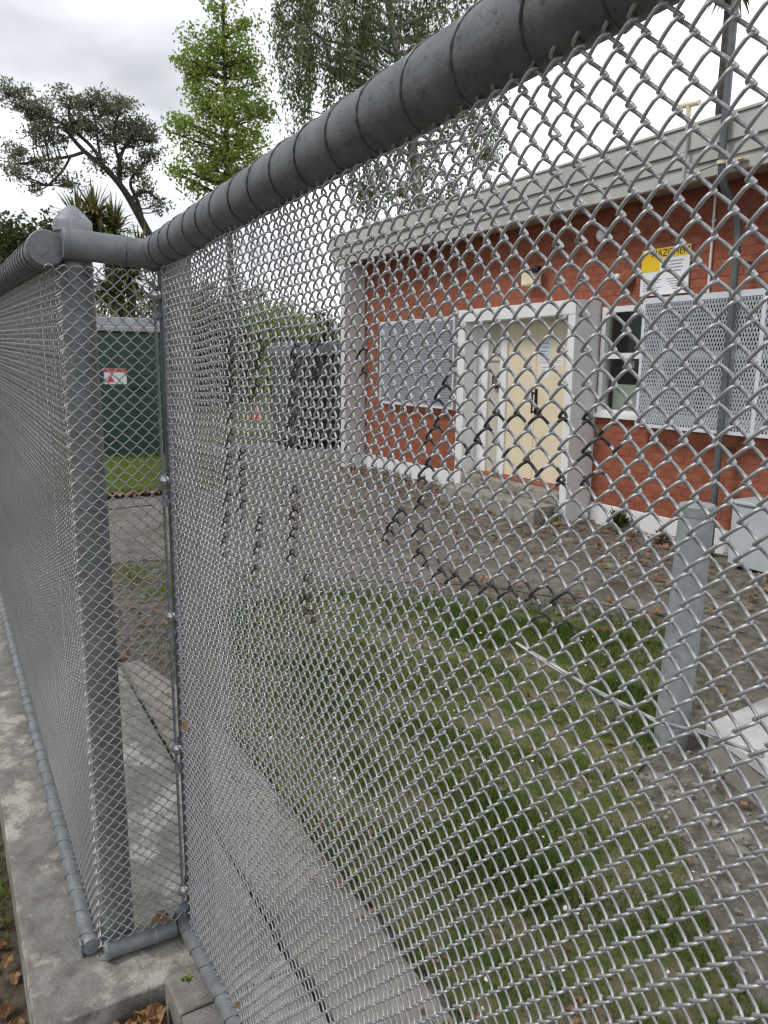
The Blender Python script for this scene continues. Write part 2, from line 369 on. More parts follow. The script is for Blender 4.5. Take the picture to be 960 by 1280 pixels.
def near_paint_factory(y0, z0):
    def f(p):
        y = y0 - p[0]; z = z0 + p[2]; q = np.array((y, z))
        for a, c, w in STROKES:
            ab = c - a; t = np.clip(((q - a) @ ab) / (ab @ ab + 1e-9), 0, 1)
            if np.linalg.norm(q - a - t * ab) < w * .66: return True
        return False
    return f

GRP = 'sections of the chain link fence'
near = empty('chain_link_fence', 'nearest chain link section, its mesh filling most of the view under a thick diagonal pipe', 'fence', GRP, (MX, 1.86, 0))
left = empty('chain_link_fence', 'long receding chain link section on the concrete kerb, seen almost edge on at far left', 'fence', GRP, (0.23, 1.9, 0))
jog = empty('chain_link_fence', 'narrow return section of chain link between domed corner post and the big panel', 'fence', GRP, (0.294, 1.893, 0))
def child(b, name, M, par, **k):
    v = np.array(par.location)
    b.v = [q - v for q in b.v]
    return b.obj(name, M, par, **k)

# near panel wires
TN = 60
bcache = {}
near_top = lambda y: 1.797 - 0.0268 * (y - 1.83) - 0.0375
me_even = strand_mesh('wire', TN, False, 12, 8, None, True); me_odd = strand_mesh('wire', TN, True, 12, 8, None, True)
K_NEAR = 194
for k in range(K_NEAR):
    y = 1.795 - k * STEP_N; z0 = near_top(y) - TN * PITCH_N + 0.012
    jit = rng.normal(0, 0.0005)
    bl = round(.045 * sstep((.74 - y) / .34), 4)
    key = (k % 2, bl)
    if bl and key not in bcache: bcache[key] = strand_mesh('wire', TN, bool(k % 2), 12, 8, None, True, bl)
    me = bcache[key] if bl else (me_odd if k % 2 else me_even)
    if y > 0.3:
        pm = strand_mesh('wire', TN, bool(k % 2), 12, 8, near_paint_factory(y, z0), True, bl)
        if pm is not None: me = pm
    wob = .0035 * math.sin(k * .11) + .002 * math.sin(k * .043 + 1)      # the sheet bellies in and out a little
    inst('wire', me, near, (jit - .0125 + wob, y - 1.86, z0 + .0015 * math.sin(k * .3)), (-.0072 + .0018 * math.sin(k * .19 + 2) + rng.normal(0, .0006), rng.normal(0, .0003), -math.pi / 2))
# jog wires
jm_e = strand_mesh('wire', 57, False, 12, 6); jm_o = strand_mesh('wire', 57, True, 12, 6)
YJ = 1.853
for k in range(14):
    inst('wire', jm_o if k % 2 else jm_e, jog, (0.250 + k * STEP - 0.294, YJ - 1.893, 0.025))
# left fence wires
lm_e = strand_mesh('wire', 57, False, 8, 5); lm_o = strand_mesh('wire', 57, True, 8, 5)
for k in range(300):
    y = 1.864 + k * STEP
    inst('wire', lm_o if k % 2 else lm_e, left, (.007 + rng.normal(0, .0005), y - 1.9, 0.04 + 0.027 * (y - 1.9)), (-.0072, 0, -math.pi / 2))

# rails
def helix(p0, p1, rad, pitch, wr, seed=0, per=16):
    p0 = np.array(p0); p1 = np.array(p1); d = p1 - p0; Ln = np.linalg.norm(d); d /= Ln
    u = np.cross(d, (0, 0, 1.0)); u /= np.linalg.norm(u); w = np.cross(u, d)
    n = int(Ln / pitch * per); t = np.arange(n) / per; r = np.random.default_rng(seed)
    jn = np.interp(t, np.arange(int(t[-1]) + 3), r.normal(0, pitch * 0.09, int(t[-1]) + 3))
    a = 2 * math.pi * t
    return p0 + d * ((t * pitch + jn)[:, None]) + rad * (np.cos(a)[:, None] * u + np.sin(a)[:, None] * w)
def rail(par, p0, p1, r, name='rail', pitch=None, hw=0.0016, seed=0, cap=True):
    b = MB(); b.tube(np.linspace(p0, p1, 24), r, 28); child(b, name, PIPE if (name == 'top_rail' and pitch) else POSTM, par, smooth=True)
    if pitch:
        b = MB(); b.tube(helix(p0, p1, r + hw * .6, pitch, hw, seed), hw, 6); child(b, 'lacing_wire', DARKWIRE, par, smooth=True)
rail(near, (MX, 1.88, 1.7957), (MX, -0.9, 1.870), 0.0375, 'top_rail', 0.09, seed=1)
rail(near, (MX - .0125, 1.888, 0.037), (MX - .0125, -0.9, 0.331), 0.0215, 'bottom_rail', 0.088, 0.0013, seed=2)
rail(left, (0.23, 1.868, 1.786), (0.23, 6.56, 1.922), 0.0365, 'top_rail', 0.066, seed=3)
rail(left, (0.22, 1.897, 0.037), (0.222, 6.56, 0.154), 0.0215, 'bottom_rail', 0.088, 0.0013, seed=4)
rail(jog, (0.270, 1.852, 1.799), (0.450, 1.860, 1.790), 0.0325, 'top_rail')
rail(jog, (0.250, 1.850, 0.040), (0.430, 1.850, 0.036), 0.0225, 'bottom_rail')
def ring(par, c, ax, r, wr, name, M):
    ax = np.array(ax, float); ax /= np.linalg.norm(ax); u = np.cross(ax, (0, 0, 1.0))
    if np.linalg.norm(u) < .1: u = np.array((1.0, 0, 0))
    u /= np.linalg.norm(u); w = np.cross(ax, u); a = np.arange(24) * math.pi / 12
    b = MB(); b.tube(np.array(c) + r * (np.cos(a)[:, None] * u + np.sin(a)[:, None] * w), wr, 6, closed=True)
    return child(b, name, M, par, smooth=True)
ring(jog, (0.392, 1.858, 1.793), (1, 0, 0), 0.0332, 0.0015, 'tie_wire', DARKWIRE)
ring(jog, (0.376, 1.850, 0.038), (1, 0, 0), 0.0232, 0.0013, 'tie_wire', GALV)
# end caps / collars
def collar(par, c, axis, r, length, name='rail_cap', M=None, dome=0.0):
    ax = Vector(axis).normalized(); q = Vector((0, 0, 1)).rotation_difference(ax).to_matrix()
    b = MB(); b.lathe([(r * .94, 0), (r, .003), (r, length), (r * .93, length + .003 + dome * .4), (r * .5, length + .003 + dome)], c, 28, np.array(q))
    return child(b, name, M or PIPEC, par, smooth=True)
collar(left, (0.23, 1.9, 1.787), (0, -1, 0.0), 0.0395, 0.036, 'rail_cap', PIPE)
collar(left, (0.22, 1.912, 0.037), (0, -1, 0.0), 0.0235, 0.022, 'rail_cap')
collar(jog, (0.262, 1.852, 1.7995), (1, 0, -.03), 0.0340, 0.012, 'rail_cap', PIPE)
collar(jog, (0.246, 1.850, 0.040), (1, 0, 0), 0.0245, 0.008, 'rail_cap')
collar(near, (MX, 1.87, 1.7955), (0, 1, -.03), 0.039, 0.03, 'rail_cap', PIPE)
b = MB(); b.box(0.192, 0.198, 1.885, 1.915, 0.012, 0.055); child(b, 'bracket', PIPEC, left, bevel=.002)
# posts with domed caps
def post(par, x, y, r, top, bot=-0.1, capr=0.0415, lean=0):
    b = MB(); b.lathe([(r, bot), (r, top)], (x, y, 0), 32); child(b, 'post', POSTM, par, smooth=True)
    b = MB(); b.lathe([(capr, top - .022), (capr, top - .001), (capr * .93, top + .004), (capr * .62, top + .019), (capr * .3, top + .031), (capr * .16, top + .0345), (0.0005, top + .0358)],
                      (x, y, 0), 32); child(b, 'post_cap', PIPEC, par, smooth=True, angle=60)
post(jog, 0.294, 1.905, 0.0375, 1.853)
post(near, 0.506, 1.862, 0.039, 1.835)
post(left, 0.294, 6.50, 0.0375, 1.975)
# tension bars, bands and bolts at the inner corner
b = MB(); b.box(0.4525, 0.4555, YJ - .012, YJ + .006, 0.03, 1.735); child(b, 'tension_bar', PIPEC, jog)
b = MB(); b.box(MX - .004, MX + .002, 1.803, 1.821, 0.03, 1.74); child(b, 'tension_bar', PIPEC, near)
for z in (1.70, 1.265, 0.922, 0.562, 0.146):
    a = np.linspace(0.15 * math.pi, 1.55 * math.pi, 14)
    b = MB(); P = np.stack([0.506 + .042 * np.cos(a), 1.862 + .042 * np.sin(a), np.full(14, z)], 1)
    for dz in (-.008, -.003, .003, .008): b.tube(P + (0, 0, dz), .0036, 5)
    child(b, 'tension_band', PIPEC, near, smooth=True)
    q = np.array(Vector((0, 0, 1)).rotation_difference(Vector((-.35, -1, 0)).normalized()).to_matrix())
    b = MB(); b.lathe([(.0150, 0), (.0148, .004), (.0115, .010), (.005, .0135), (.0005, .014)], (0.456, YJ - .010, z + rng.normal(0, .004)), 16, q); child(b, 'bolt', BOLTM, jog, smooth=True)
    b = MB(); b.lathe([(.0115, 0), (.0115, .010), (.0065, .010), (.0065, .022)], (0.457, YJ - .006, z - .045 - .01 * rng.random()), 6, q); child(b, 'nut', PIPEC, jog)
# slack wires
def tw(par, pts, r, name='tie_wire', M=GALV):
    P = np.array(pts); t = np.linspace(0, 1, len(P)); tt = np.linspace(0, 1, len(P) * 8)
    Q = np.stack([np.interp(tt, t, P[:, i]) for i in range(3)], 1)
    k = np.ones(7) / 7
    Qp = np.pad(Q, ((3, 3), (0, 0)), 'edge'); Q = np.stack([np.convolve(Qp[:, i], k, 'valid') for i in range(3)], 1)
    b = MB(); b.tube(Q, r, 6); return child(b, name, M, par, smooth=True)
tw(jog, [at_y(p, q, YJ + .008) for p, q in ((96, 637), (120, 639), (160, 634), (196, 631))], .0014, M=DARKWIRE)
wp = [(640, 800), (700, 838), (760, 872), (800, 890), (828, 906), (870, 912), (905, 926), (960, 946)]
for ph in (0, math.pi):
    pts = []
    for i, (p, q) in enumerate(wp):
        pts.append(at_x(p, q, MX + .012 + .040 * sstep((p - 640) / 200) + .002 * math.cos(i * 2 + ph)) + (0, 0, .0018 * math.sin(i * 2 + ph)))
    tw(near, pts, .0014)

# ============================================================ BUILDING
bld = empty('brick_building', 'low red brick building with pale fascia and cream doors behind the fence', 'building', loc=(5.8, 5, 0))
def bp(b, name, M, parent=None, **k):
    if parent is None: return child(b, name, M, bld, **k)
    v = np.array(bld.location); b.v = [q - v for q in b.v]; return b.obj(name, M, parent, **k)
WX = 5.80
YE = 10.61
# backing wall (mortar) with openings, bricks set proud of it
ZT, ZB = 3.06, 0.165
open_ = [(2.15, 5.655, 1.035, 2.125), (5.69, 7.66, -1, 2.18), (8.03, 9.97, .96, 2.17)]
b = MB()
for y0, y1, z0, z1 in ((-2.5, 2.15, -.2, ZT), (2.15, 5.655, -.2, 1.035), (2.15, 5.655, 2.125, ZT), (5.655, 7.66, 2.18, ZT), (7.66, 8.03, -.2, ZT), (8.03, 9.97, -.2, .96), (8.03, 9.97, 2.17, ZT), (9.97, YE, -.2, ZT)):
    b.box(WX + .003, WX + .2, y0, y1, z0, z1)
b.box(WX + .21, 14.5, YE - .3, YE - .02, -.2, ZT)
bp(b, 'wall', MORTAR)
CO, BL, JT = 0.0735, 0.212, 0.0085
bricks = []
nrow = int((ZT - ZB) / CO)
for r in range(nrow):
    z0 = ZB + r * CO; zc = z0 + CO / 2; y = 1.7 - (BL / 2 if r % 2 else 0)
    while y < YE:
        y0, y1 = y, min(y + BL, YE); y += BL
        segs = [(y0, y1)]
        for oy0, oy1, oz0, oz1 in open_:
            if oz0 - .02 < zc < oz1 + .02:
                ns = []
                for a, c in segs:
                    if c <= oy0 or a >= oy1: ns.append((a, c))
                    else:
                        if a < oy0: ns.append((a, oy0))
                        if c > oy1: ns.append((oy1, c))
                segs = ns
        for a, c in segs:
            if c - a > .03: bricks.append((a, c, z0))
bricks.sort(key=lambda q: (not (q[1] > 3.35), q[0]))      # the nearest in view first
singles, rest = bricks[:300], bricks[300:]
cache = {}
for a, c, z0 in singles:
    key = round(c - a, 3)
    if key not in cache:
        q = MB(); l = (c - a) - JT; q.box(0, .06, 0, l, 0, CO - JT); cache[key] = q.mesh('brick', BRICKM)
    inst('brick', cache[key], bld, (WX - 5.8 + rng.normal(0, .0008), a - 5 + JT / 2, z0 + JT / 2))
b = MB()
for a, c, z0 in rest:
    dx = rng.normal(0, .0008); b.box(WX + dx, WX + .06, a + JT / 2, c - JT / 2, z0 + JT / 2, z0 + CO - JT / 2, tint=float(rng.random()))
tag(bp(b, 'brickwork', BRICKM), kind='stuff')
# white plinth
b = MB(); b.box(WX - .018, WX + .1, -2.5, 5.66, -.2, .16); b.box(WX - .018, WX + .1, 7.67, YE, -.2, .16); bp(b, 'plinth', WHITE, bevel=.006)
# concrete fins and lintel
for y0, y1 in ((5.688, 5.79), (7.512, 7.655), (10.612, 10.76)):
    b = MB(); b.box(5.457, WX + .15 if y0 < 10 else 6.3, y0, y1, -.15, 3.04 if y0 > 10 else 2.184 - .14 * (y0 < 10)); bp(b, 'concrete_fin', WHITE if y0 < 10 else RENDERG, bevel=.006)
b = MB(); b.box(5.455, WX + .15, 5.690, 7.653, 2.045, 2.186); bp(b, 'lintel', WHITE, bevel=.006)
# door step
b = MB(); b.box(5.14, 5.9, 5.80, 7.50, -.15, .13); b.box(5.44, 5.9, 5.795, 7.508, .132, .25); bp(b, 'door_step', SLAB, bevel=.01)
b = MB(); b.box(5.60, 5.9, 5.795, 7.505, .252, .285); bp(b, 'door_sill', BRICKM, bevel=.004)
# door set inside the recess
DX = 5.67
b = MB()
for y0, y1 in ((7.31, 7.509), (6.965, 7.085)): b.box(DX - .012, DX + .08, y0, y1, .287, 2.043)
b.box(DX - .010, DX + .08, 5.796, 6.965, 2.025, 2.043)
bp(b, 'door_frame', WHITE)
b = MB(); b.box(DX + .012, DX + .06, 7.085, 7.31, .287, 2.043); sp = bp(b, 'side_panel', BEIGE)
b = MB(); b.box(DX - .004, DX + .012, 7.10, 7.30, 1.60, 1.62); bp(b, 'trim', BEIGE, sp)
b = MB(); b.box(DX - .035, DX + .012, 7.11, 7.20, 1.285, 1.43); bp(b, 'lock_box', BLACK, sp, bevel=.01)
DOORS = []
for y0, y1 in ((6.487, 6.963), (5.80, 6.482)):
    b = MB(); b.box(DX + .01, DX + .055, y0, y1, .29, 2.024); d = bp(b, 'door', CREAM, bevel=.004); DOORS.append(d)
b = MB(); b.box(DX - .002, DX + .010, 6.44, 6.475, 1.02, 1.30); b.box(DX - .045, DX - .002, 6.452, 6.466, 1.04, 1.06); b.box(DX - .045, DX - .002, 6.452, 6.466, 1.24, 1.26); b.box(DX - .055, DX - .043, 6.450, 6.468, 1.03, 1.27)
bp(b, 'handle', BLACK, DOORS[1])
b = MB(); b.lathe([(.02, 0), (.02, .012), (.012, .016)], (DX + .010, 6.458, 1.42), 14, np.array([[0, 0, -1], [0, 1, 0], [1, 0, 0]])); bp(b, 'lock', PIPEC, DOORS[1], smooth=True)
def notice(y0, y1, z0, z1, M, d, name='notice', rows=5, x=None):
    x = DX + .010 if x is None else x
    b = MB(); b.box(x - .0022, x - .0002, y0, y1, z0, z1); bp(b, name, M, d)
    b = MB(); h = (z1 - z0) / (rows + 2)
    for i in range(rows):
        zz = z1 - h * (i + 1.3); e = rng.random() * .3
        b.box(x - .0026, x - .0023, y0 + (y1 - y0) * (.12 + e * .7), y1 - (y1 - y0) * .1, zz, zz + h * .35)
    bp(b, 'print', GREYINK, d)
notice(6.27, 6.43, 1.58, 1.83, BLUEPAPER, DOORS[1], rows=4); notice(6.27, 6.41, 1.42, 1.56, PAPER, DOORS[1], rows=3)
notice(6.06, 6.22, 1.55, 1.62, PAPER, DOORS[1], rows=2)
# near window with its frame
win = bp((lambda b: (b.box(WX - .02, WX + .07, 5.60, 5.652, 1.085, 2.12), b.box(WX - .02, WX + .07, 2.16, 5.60, 2.065, 2.12), b.box(WX - .02, WX + .07, 2.16, 5.60, 1.085, 1.12), b.box(WX - .018, WX + .068, 2.18, 5.60, 1.62, 1.675),
          [b.box(WX - .019, WX + .069, y - .025, y + .025, 1.12, 2.065) for y in (4.9, 4.2, 3.5, 2.8)], b)[-1])(MB()), 'window', WHITE)
b = MB(); b.box(WX - .06, WX + .08, 2.14, 5.66, 1.04, 1.083); bp(b, 'sill', WHITE, win, bevel=.004)
for i, y0 in enumerate((4.925, 4.225, 3.525, 2.825)):
    y1 = (5.60, 4.875, 4.175, 3.475)[i]
    for z0, z1 in ((1.12, 1.62), (1.675, 2.065)):
        b = MB(); b.box(WX + .035, WX + .040, y0, y1, z0, z1); bp(b, 'pane', GLASS, win)
b = MB(); b.box(WX + .12, WX + .13, 4.6, 5.58, 1.09, 1.37); b.box(WX + .12, WX + .13, 3.0, 4.5, 1.09, 1.5); bp(b, 'blind', BLINDM, win)
b = MB(); b.box(WX + .09, WX + .094, 5.30, 5.39, 1.535, 1.60); bp(b, 'sticker', PAPER, win)
# room behind the window
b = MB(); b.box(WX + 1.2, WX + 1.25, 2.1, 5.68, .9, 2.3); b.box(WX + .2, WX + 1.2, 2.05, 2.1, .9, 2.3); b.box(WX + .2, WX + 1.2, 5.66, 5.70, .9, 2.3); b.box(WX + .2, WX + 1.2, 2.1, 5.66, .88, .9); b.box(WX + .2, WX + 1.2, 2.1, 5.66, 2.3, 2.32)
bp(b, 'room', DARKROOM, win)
# far window behind its screen
win2 = bp((lambda b: (b.box(WX + .0, WX + .07, 8.04, 8.09, .97, 2.16), b.box(WX, WX + .07, 9.91, 9.96, .97, 2.16), b.box(WX, WX + .07, 8.09, 9.91, 2.11, 2.16), b.box(WX, WX + .07, 8.09, 9.91, .97, 1.02), b.box(WX, WX + .07, 8.97, 9.02, 1.02, 2.11), b)[-1])(MB()), 'window', WHITE)
for y0, y1 in ((8.09, 8.97), (9.02, 9.91)):
    b = MB(); b.box(WX + .035, WX + .04, y0, y1, 1.02, 2.11); bp(b, 'pane', GLASS, win2)
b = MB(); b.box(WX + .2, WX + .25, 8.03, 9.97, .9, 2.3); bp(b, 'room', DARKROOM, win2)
# security screens: expanded metal
def screen(x, y0, y1, z0, z1, cw=0.0140, ch=0.070, ret=0.12, mids=()):
    b = MB(); f = .05
    b.box(x - .006, x + .006, y0, y1, z1 - f, z1); b.box(x - .006, x + .006, y0, y1, z0, z0 + f * .6)
    b.box(x - .006, x + .006, y0, y0 + f * .6, z0 + f * .6, z1 - f); b.box(x - .006, x + .006, y1 - f * .6, y1, z0 + f * .6, z1 - f)
    for q in mids: b.box(x - .005, x + .005, q - .018, q + .018, z0 + f * .6, z1 - f)
    b.box(x + .006, x + ret, y1 - .004, y1, z0, z1); b.box(x + .006, x + ret, y0, y0 + .004, z0, z1); b.box(x + .006, x + ret, y0, y1, z1 - .004, z1)
    fr = bp(b, 'security_screen', SCREEN)
    ny = int((y1 - y0) / cw); nz = int((z1 - z0) / ch * 2); V = []
    w = .0052; dx = .005
    I, J = np.meshgrid(np.arange(ny), np.arange(nz), indexing='ij'); I = I.ravel(); J = J.ravel()
    par = (I + J) % 2
    ya = y0 + (I + par) * cw; yb = y0 + (I + 1 - par) * cw; za = z0 + J * ch / 2; zb = za + ch / 2
    sgn = np.where(par == 0, 1.0, -1.0)
    A = np.stack([np.full(len(I), x), ya, za], 1); B = np.stack([np.full(len(I), x), yb, zb], 1)
    off = np.array((0, w / 2 + .0012, 0)); d = np.array((dx, 0, 0))
    faces = [np.stack([A - off - d, A + off - d * .2, B + off - d * .2, B - off - d], 1), np.stack([A + off - d * .2, A + off + d, B + off + d, B + off - d * .2], 1), np.stack([A - off - d, B - off - d, B - off + d, A - off + d], 1)]
    V = np.concatenate(faces); V[:, :, 1] -= 5; V[:, :, 0] -= 5.8
    tag(quads_obj('expanded_mesh', V, SCREEN, fr), kind='stuff')
screen(5.65, 2.3, 5.025, .995, 2.155, mids=(3.82,))
screen(5.70, 8.06, 9.95, .985, 2.155, ret=.09)
# eaves: fascia boards, soffit, flat roof
for x, z0, z1 in ((5.40, 3.255, 3.43), (5.425, 3.145, 3.252), (5.445, 3.03, 3.142)):
    b = MB(); b.box(x, 5.50, -3, 11.0, z0, z1); b.box(5.502, 14, 10.95 - (x - 5.4), 11.0 - (x - 5.4), z0, z1)
    bp(b, 'fascia_board', FASCIA, bevel=.004)
b = MB(); b.box(5.385, 5.52, -3, 11.02, 3.432, 3.455); bp(b, 'roof_edge', FASCIA, bevel=.004)
b = MB(); b.box(5.502, 6.05, -3, 10.94, 3.062, 3.085); bp(b, 'soffit', SOFFIT)
b = MB(); b.box(5.51, 14, -3, 10.9, 3.30, 3.42); bp(b, 'roof', FASCIA)

# ---- things on the building
sg = empty('hazard_sign', 'white and yellow HAZCHEM notice on the brick wall above the screened window', 'sign', loc=(5.79, 4.92, 2.39))
def sp_(b, name, M, **k): return child(b, name, M, sg, **k)
Y0, Y1, Z0, Z1 = 4.66, 5.19, 2.19, 2.60
b = MB(); b.box(5.774, 5.790, Y0, Y1, Z0, Z1); sp_(b, 'sign_board', PAPER)
b = MB(); b.box(5.7725, 5.7737, Y0 + .002, Y1 - .002, 2.51, Z1 - .002); b.box(5.7724, 5.7738, 4.98, Y1 - .002, 2.40, 2.512); sp_(b, 'yellow_band', YELLOW)
def text(txt, size, loc, par, M, name='lettering', rot=(math.pi / 2, 0, -math.pi / 2)):
    cu = bpy.data.curves.new(name, 'FONT'); cu.body = txt; cu.size = size; cu.extrude = .0006; cu.align_x = 'CENTER'; cu.align_y = 'CENTER'
    o = bpy.data.objects.new('tmp', cu); S.collection.objects.link(o); bpy.context.view_layer.update()
    me = bpy.data.meshes.new_from_object(o.evaluated_get(bpy.context.evaluated_depsgraph_get())); bpy.data.objects.remove(o)
    me.materials.clear(); me.materials.append(M)
    return inst(name, me, par, Vector(loc) - par.location, rot)
text('HAZCHEM', .088, (5.7718, 4.87, 2.553), sg, INK)
b = MB()
for i in range(4):
    z = 2.47 - i * .028; b.box(5.7732, 5.7739, 4.72 + .02 * (i % 2), 4.95, z, z + .011)
for i in range(5):
    z = 2.32 - i * .022; b.box(5.7732, 5.7739, 4.95 + .03 * (i % 3), 5.16, z, z + .008); b.box(5.7732, 5.7739, 4.75, 4.9 - .02 * i, z, z + .008)
sp_(b, 'print', GREYINK)

li = empty('security_light', 'cream bulkhead light with dark sensor above the doorway', 'light', loc=(5.79, 6.69, 2.45))
b = MB(); b.prism([(5.66, 6.58), (5.79, 6.58), (5.79, 6.80), (5.68, 6.80)], 2.41, 2.55); child(b, 'housing', CREAMP, li, bevel=.012)
b = MB(); b.lathe([(.05, -.03), (.055, .0), (.045, .035), (.012, .045)], (5.69, 6.56, 2.56), 16); child(b, 'sensor', BLACK, li, smooth=True)
l2 = empty('alarm_bell', 'dark alarm bell with pale strobe left of the hazard notice', 'alarm', loc=(5.79, 5.36, 2.37))
q = np.array([[0, 0, -1], [0, 1, 0], [1, 0, 0]])
b = MB(); b.lathe([(.085, 0), (.085, .03), (.07, .06), (.03, .075)], (5.79, 5.36, 2.37), 20, q); child(b, 'bell', BRICKM, l2, smooth=True)
b = MB(); b.lathe([(.032, 0), (.032, .03), (.02, .045)], (5.735, 5.43, 2.385), 16, q); child(b, 'strobe', PAPER, l2, smooth=True)
l3 = empty('wall_lamp', 'small round pale lamp high on the bricks under the eave', 'lamp', loc=(5.79, 5.67, 2.83))
b = MB(); b.lathe([(.05, 0), (.05, .03)], (5.79, 5.67, 2.83), 16, q); child(b, 'base', CREAMP, l3, smooth=True)
b = MB(); b.lathe([(.062, 0), (.066, .03), (.045, .065), (.01, .08)], (5.76, 5.67, 2.80), 16, q); child(b, 'lens', PAPER, l3, smooth=True)

# vent pole with its swan bend under the eave
vp = empty('mast_pipe', 'tall grey pipe rising from the wall past the eave into the sky', 'pipe', loc=(5.72, 4.19, 0.1))
def curve(pts, n=10):
    P = np.array(pts, float); t = np.arange(len(P)); tt = np.linspace(0, len(P) - 1, (len(P) - 1) * n + 1)
    Q = np.stack([np.interp(tt, t, P[:, i]) for i in range(3)], 1); k = np.ones(n) / n
    Qp = np.pad(Q, ((n // 2, n - 1 - n // 2), (0, 0)), 'edge'); Q = np.stack([np.convolve(Qp[:, i], k, 'valid') for i in range(3)], 1); Q[0] = P[0]; Q[-1] = P[-1]
    return Q
MASTM = mat('mast_paint', (0.10, 0.11, 0.12), (0.15, 0.16, 0.17), rough=0.5, metal=.3, scale=9)
b = MB(); b.tube(curve([(5.60, 4.075, -.06), (5.60, 4.075, 1.2), (5.60, 4.075, 2.45), (5.60, 4.075, 2.62), (5.54, 4.085, 2.78), (5.40, 4.10, 2.92), (5.352, 4.10, 3.05), (5.352, 4.10, 3.4), (5.352, 4.10, 4.6)]), .029, 14); child(b, 'pipe', MASTM, vp, smooth=True)
b = MB(); b.box(5.60, 5.80, 4.06, 4.09, .86, .885); b.box(5.60, 5.80, 4.06, 4.09, 2.36, 2.385); child(b, 'wall_bracket', MASTM, vp)
b = MB(); b.tube(curve([(5.352, 4.10, 3.075), (5.352, 4.10, 3.10)], 2), .034, 14); b.box(5.352, 5.444, 3.93, 4.06, 3.08, 3.092); child(b, 'strap', CREAMP, vp, smooth=True)
vt = empty('vent_pipe', 'thin pipe with a small tee head standing up at the roof edge', 'pipe', loc=(5.36, 4.46, 3.0))
b = MB(); b.tube([(5.372, 4.46, 3.02), (5.372, 4.46, 3.58)], .0155, 10); child(b, 'pipe', FASCIA, vt, smooth=True)
b = MB(); b.tube([(5.372, 4.36, 3.585), (5.372, 4.56, 3.605)], .022, 10); b.tube([(5.372, 4.46, 3.50), (5.372, 4.46, 3.585)], .021, 10); child(b, 'tee_head', CREAMP, vt, smooth=True)
b = MB(); b.tube(curve([(5.375, 4.46, 3.10), (5.37, 4.38, 3.06), (5.37, 4.25, 3.075), (5.37, 4.13, 3.09)]), .004, 5); child(b, 'cable', BLACK, vt, smooth=True)
cdt = empty('conduit', 'thin white conduit running down the bricks to the top of the screen', 'pipe', loc=(5.78, 4.45, 2.1))
b = MB(); b.tube([(5.783, 4.45, 2.13), (5.783, 4.46, 3.05)], .011, 8); child(b, 'pipe', WHITE, cdt, smooth=True)
b = MB(); b.box(5.776, 5.80, 4.435, 4.472, 2.22, 2.235); b.box(5.776, 5.80, 4.435, 4.472, 2.75, 2.765); child(b, 'clip', RENDERG, cdt)
# meter cabinet
mc = empty('meter_cabinet', 'pale grey metal cabinet on the ground against the brick wall', 'cabinet', loc=(5.6, 3.2, 0.06))
b = MB(); b.box(5.46, 5.775, 2.75, 3.80, -.03, .47); child(b, 'body', CABGREY, mc, bevel=.008)
b = MB(); b.box(5.44, 5.775, 2.73, 3.82, .472, .50); child(b, 'lid', CABGREY, mc, bevel=.008)
b = MB(); b.box(5.455, 5.459, 3.27, 3.275, -.02, .46); b.box(5.448, 5.459, 3.18, 3.24, .22, .25); child(b, 'door_latch', PIPEC, mc)
# bollard
bo = empty('bollard', 'thick grey painted steel bollard leaning slightly in the grass', 'bollard', loc=(2.592, 1.99, -0.05))
tilt = np.array([0.028, -0.012])
def leanpt(z): return np.array([2.592 + tilt[0] * z, 1.990 + tilt[1] * z, z])
b = MB(); b.tube([leanpt(z) for z in (-.15, .3, .6, .965)], .069, 28); child(b, 'post', BOLLARD, bo, smooth=True)
b = MB(); c = leanpt(.955); b.lathe([(.0715, 0), (.0725, .004), (.0725, .04), (.066, .047), (.03, .052)], c, 28); child(b, 'cap', BOLLARD, bo, smooth=True, angle=30)
# concrete block
cb = empty('concrete_block', 'low pale topped concrete block beside the bollard', 'block', loc=(2.9, 1.2, -0.05))
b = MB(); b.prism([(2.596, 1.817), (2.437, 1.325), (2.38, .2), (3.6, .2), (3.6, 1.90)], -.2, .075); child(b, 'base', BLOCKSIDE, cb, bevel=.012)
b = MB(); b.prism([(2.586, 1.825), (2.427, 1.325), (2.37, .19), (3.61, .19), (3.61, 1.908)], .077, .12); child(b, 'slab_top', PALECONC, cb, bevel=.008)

# ============================================================ YARD OBJECTS FAR AWAY
gc = empty('utility_cabinet', 'dark green utility cabinet with grey lid and danger sticker on the far grass', 'cabinet', loc=(2.9, 13.3, 0))
b = MB(); b.box(2.20, 3.55, 13.0, 13.9, .02, 2.03); child(b, 'body', CABGREEN, gc, bevel=.02)
b = MB(); b.box(2.14, 3.61, 12.94, 13.96, 2.034, 2.12); b.prism([(2.2, 13.0), (3.55, 13.0), (3.55, 13.9), (2.2, 13.9)], 2.122, 2.26); child(b, 'lid', CABROOF, gc, bevel=.02)
b = MB(); b.box(2.18, 3.57, 12.98, 13.0, .02, .14); b.box(2.86, 2.875, 12.985, 12.999, .2, 1.98); b.box(2.24, 3.5, 12.985, 12.999, .28, .295); child(b, 'door_trim', CABGREEN, gc)
b = MB(); b.box(2.74, 2.98, 12.94, 12.999, 1.11, 1.16); child(b, 'handle', BLACK, gc, bevel=.01)
b = MB(); b.box(2.33, 2.68, 12.985, 12.997, 1.20, 1.45); st = child(b, 'danger_sticker', PAPER, gc)
b = MB(); b.box(2.332, 2.678, 12.981, 12.9845, 1.39, 1.448); b.add([(2.37, 12.983, 1.23), (2.49, 12.983, 1.23), (2.43, 12.983, 1.35)], [(0, 1, 2)])
v = np.array(gc.location); b.v = [q_ - v for q_ in b.v]; b.obj('print', RED, st)
ct = empty('storage_container', 'dark blue grey steel container with ribbed sides beyond the building', 'container', loc=(6.6, 14.5, 0))
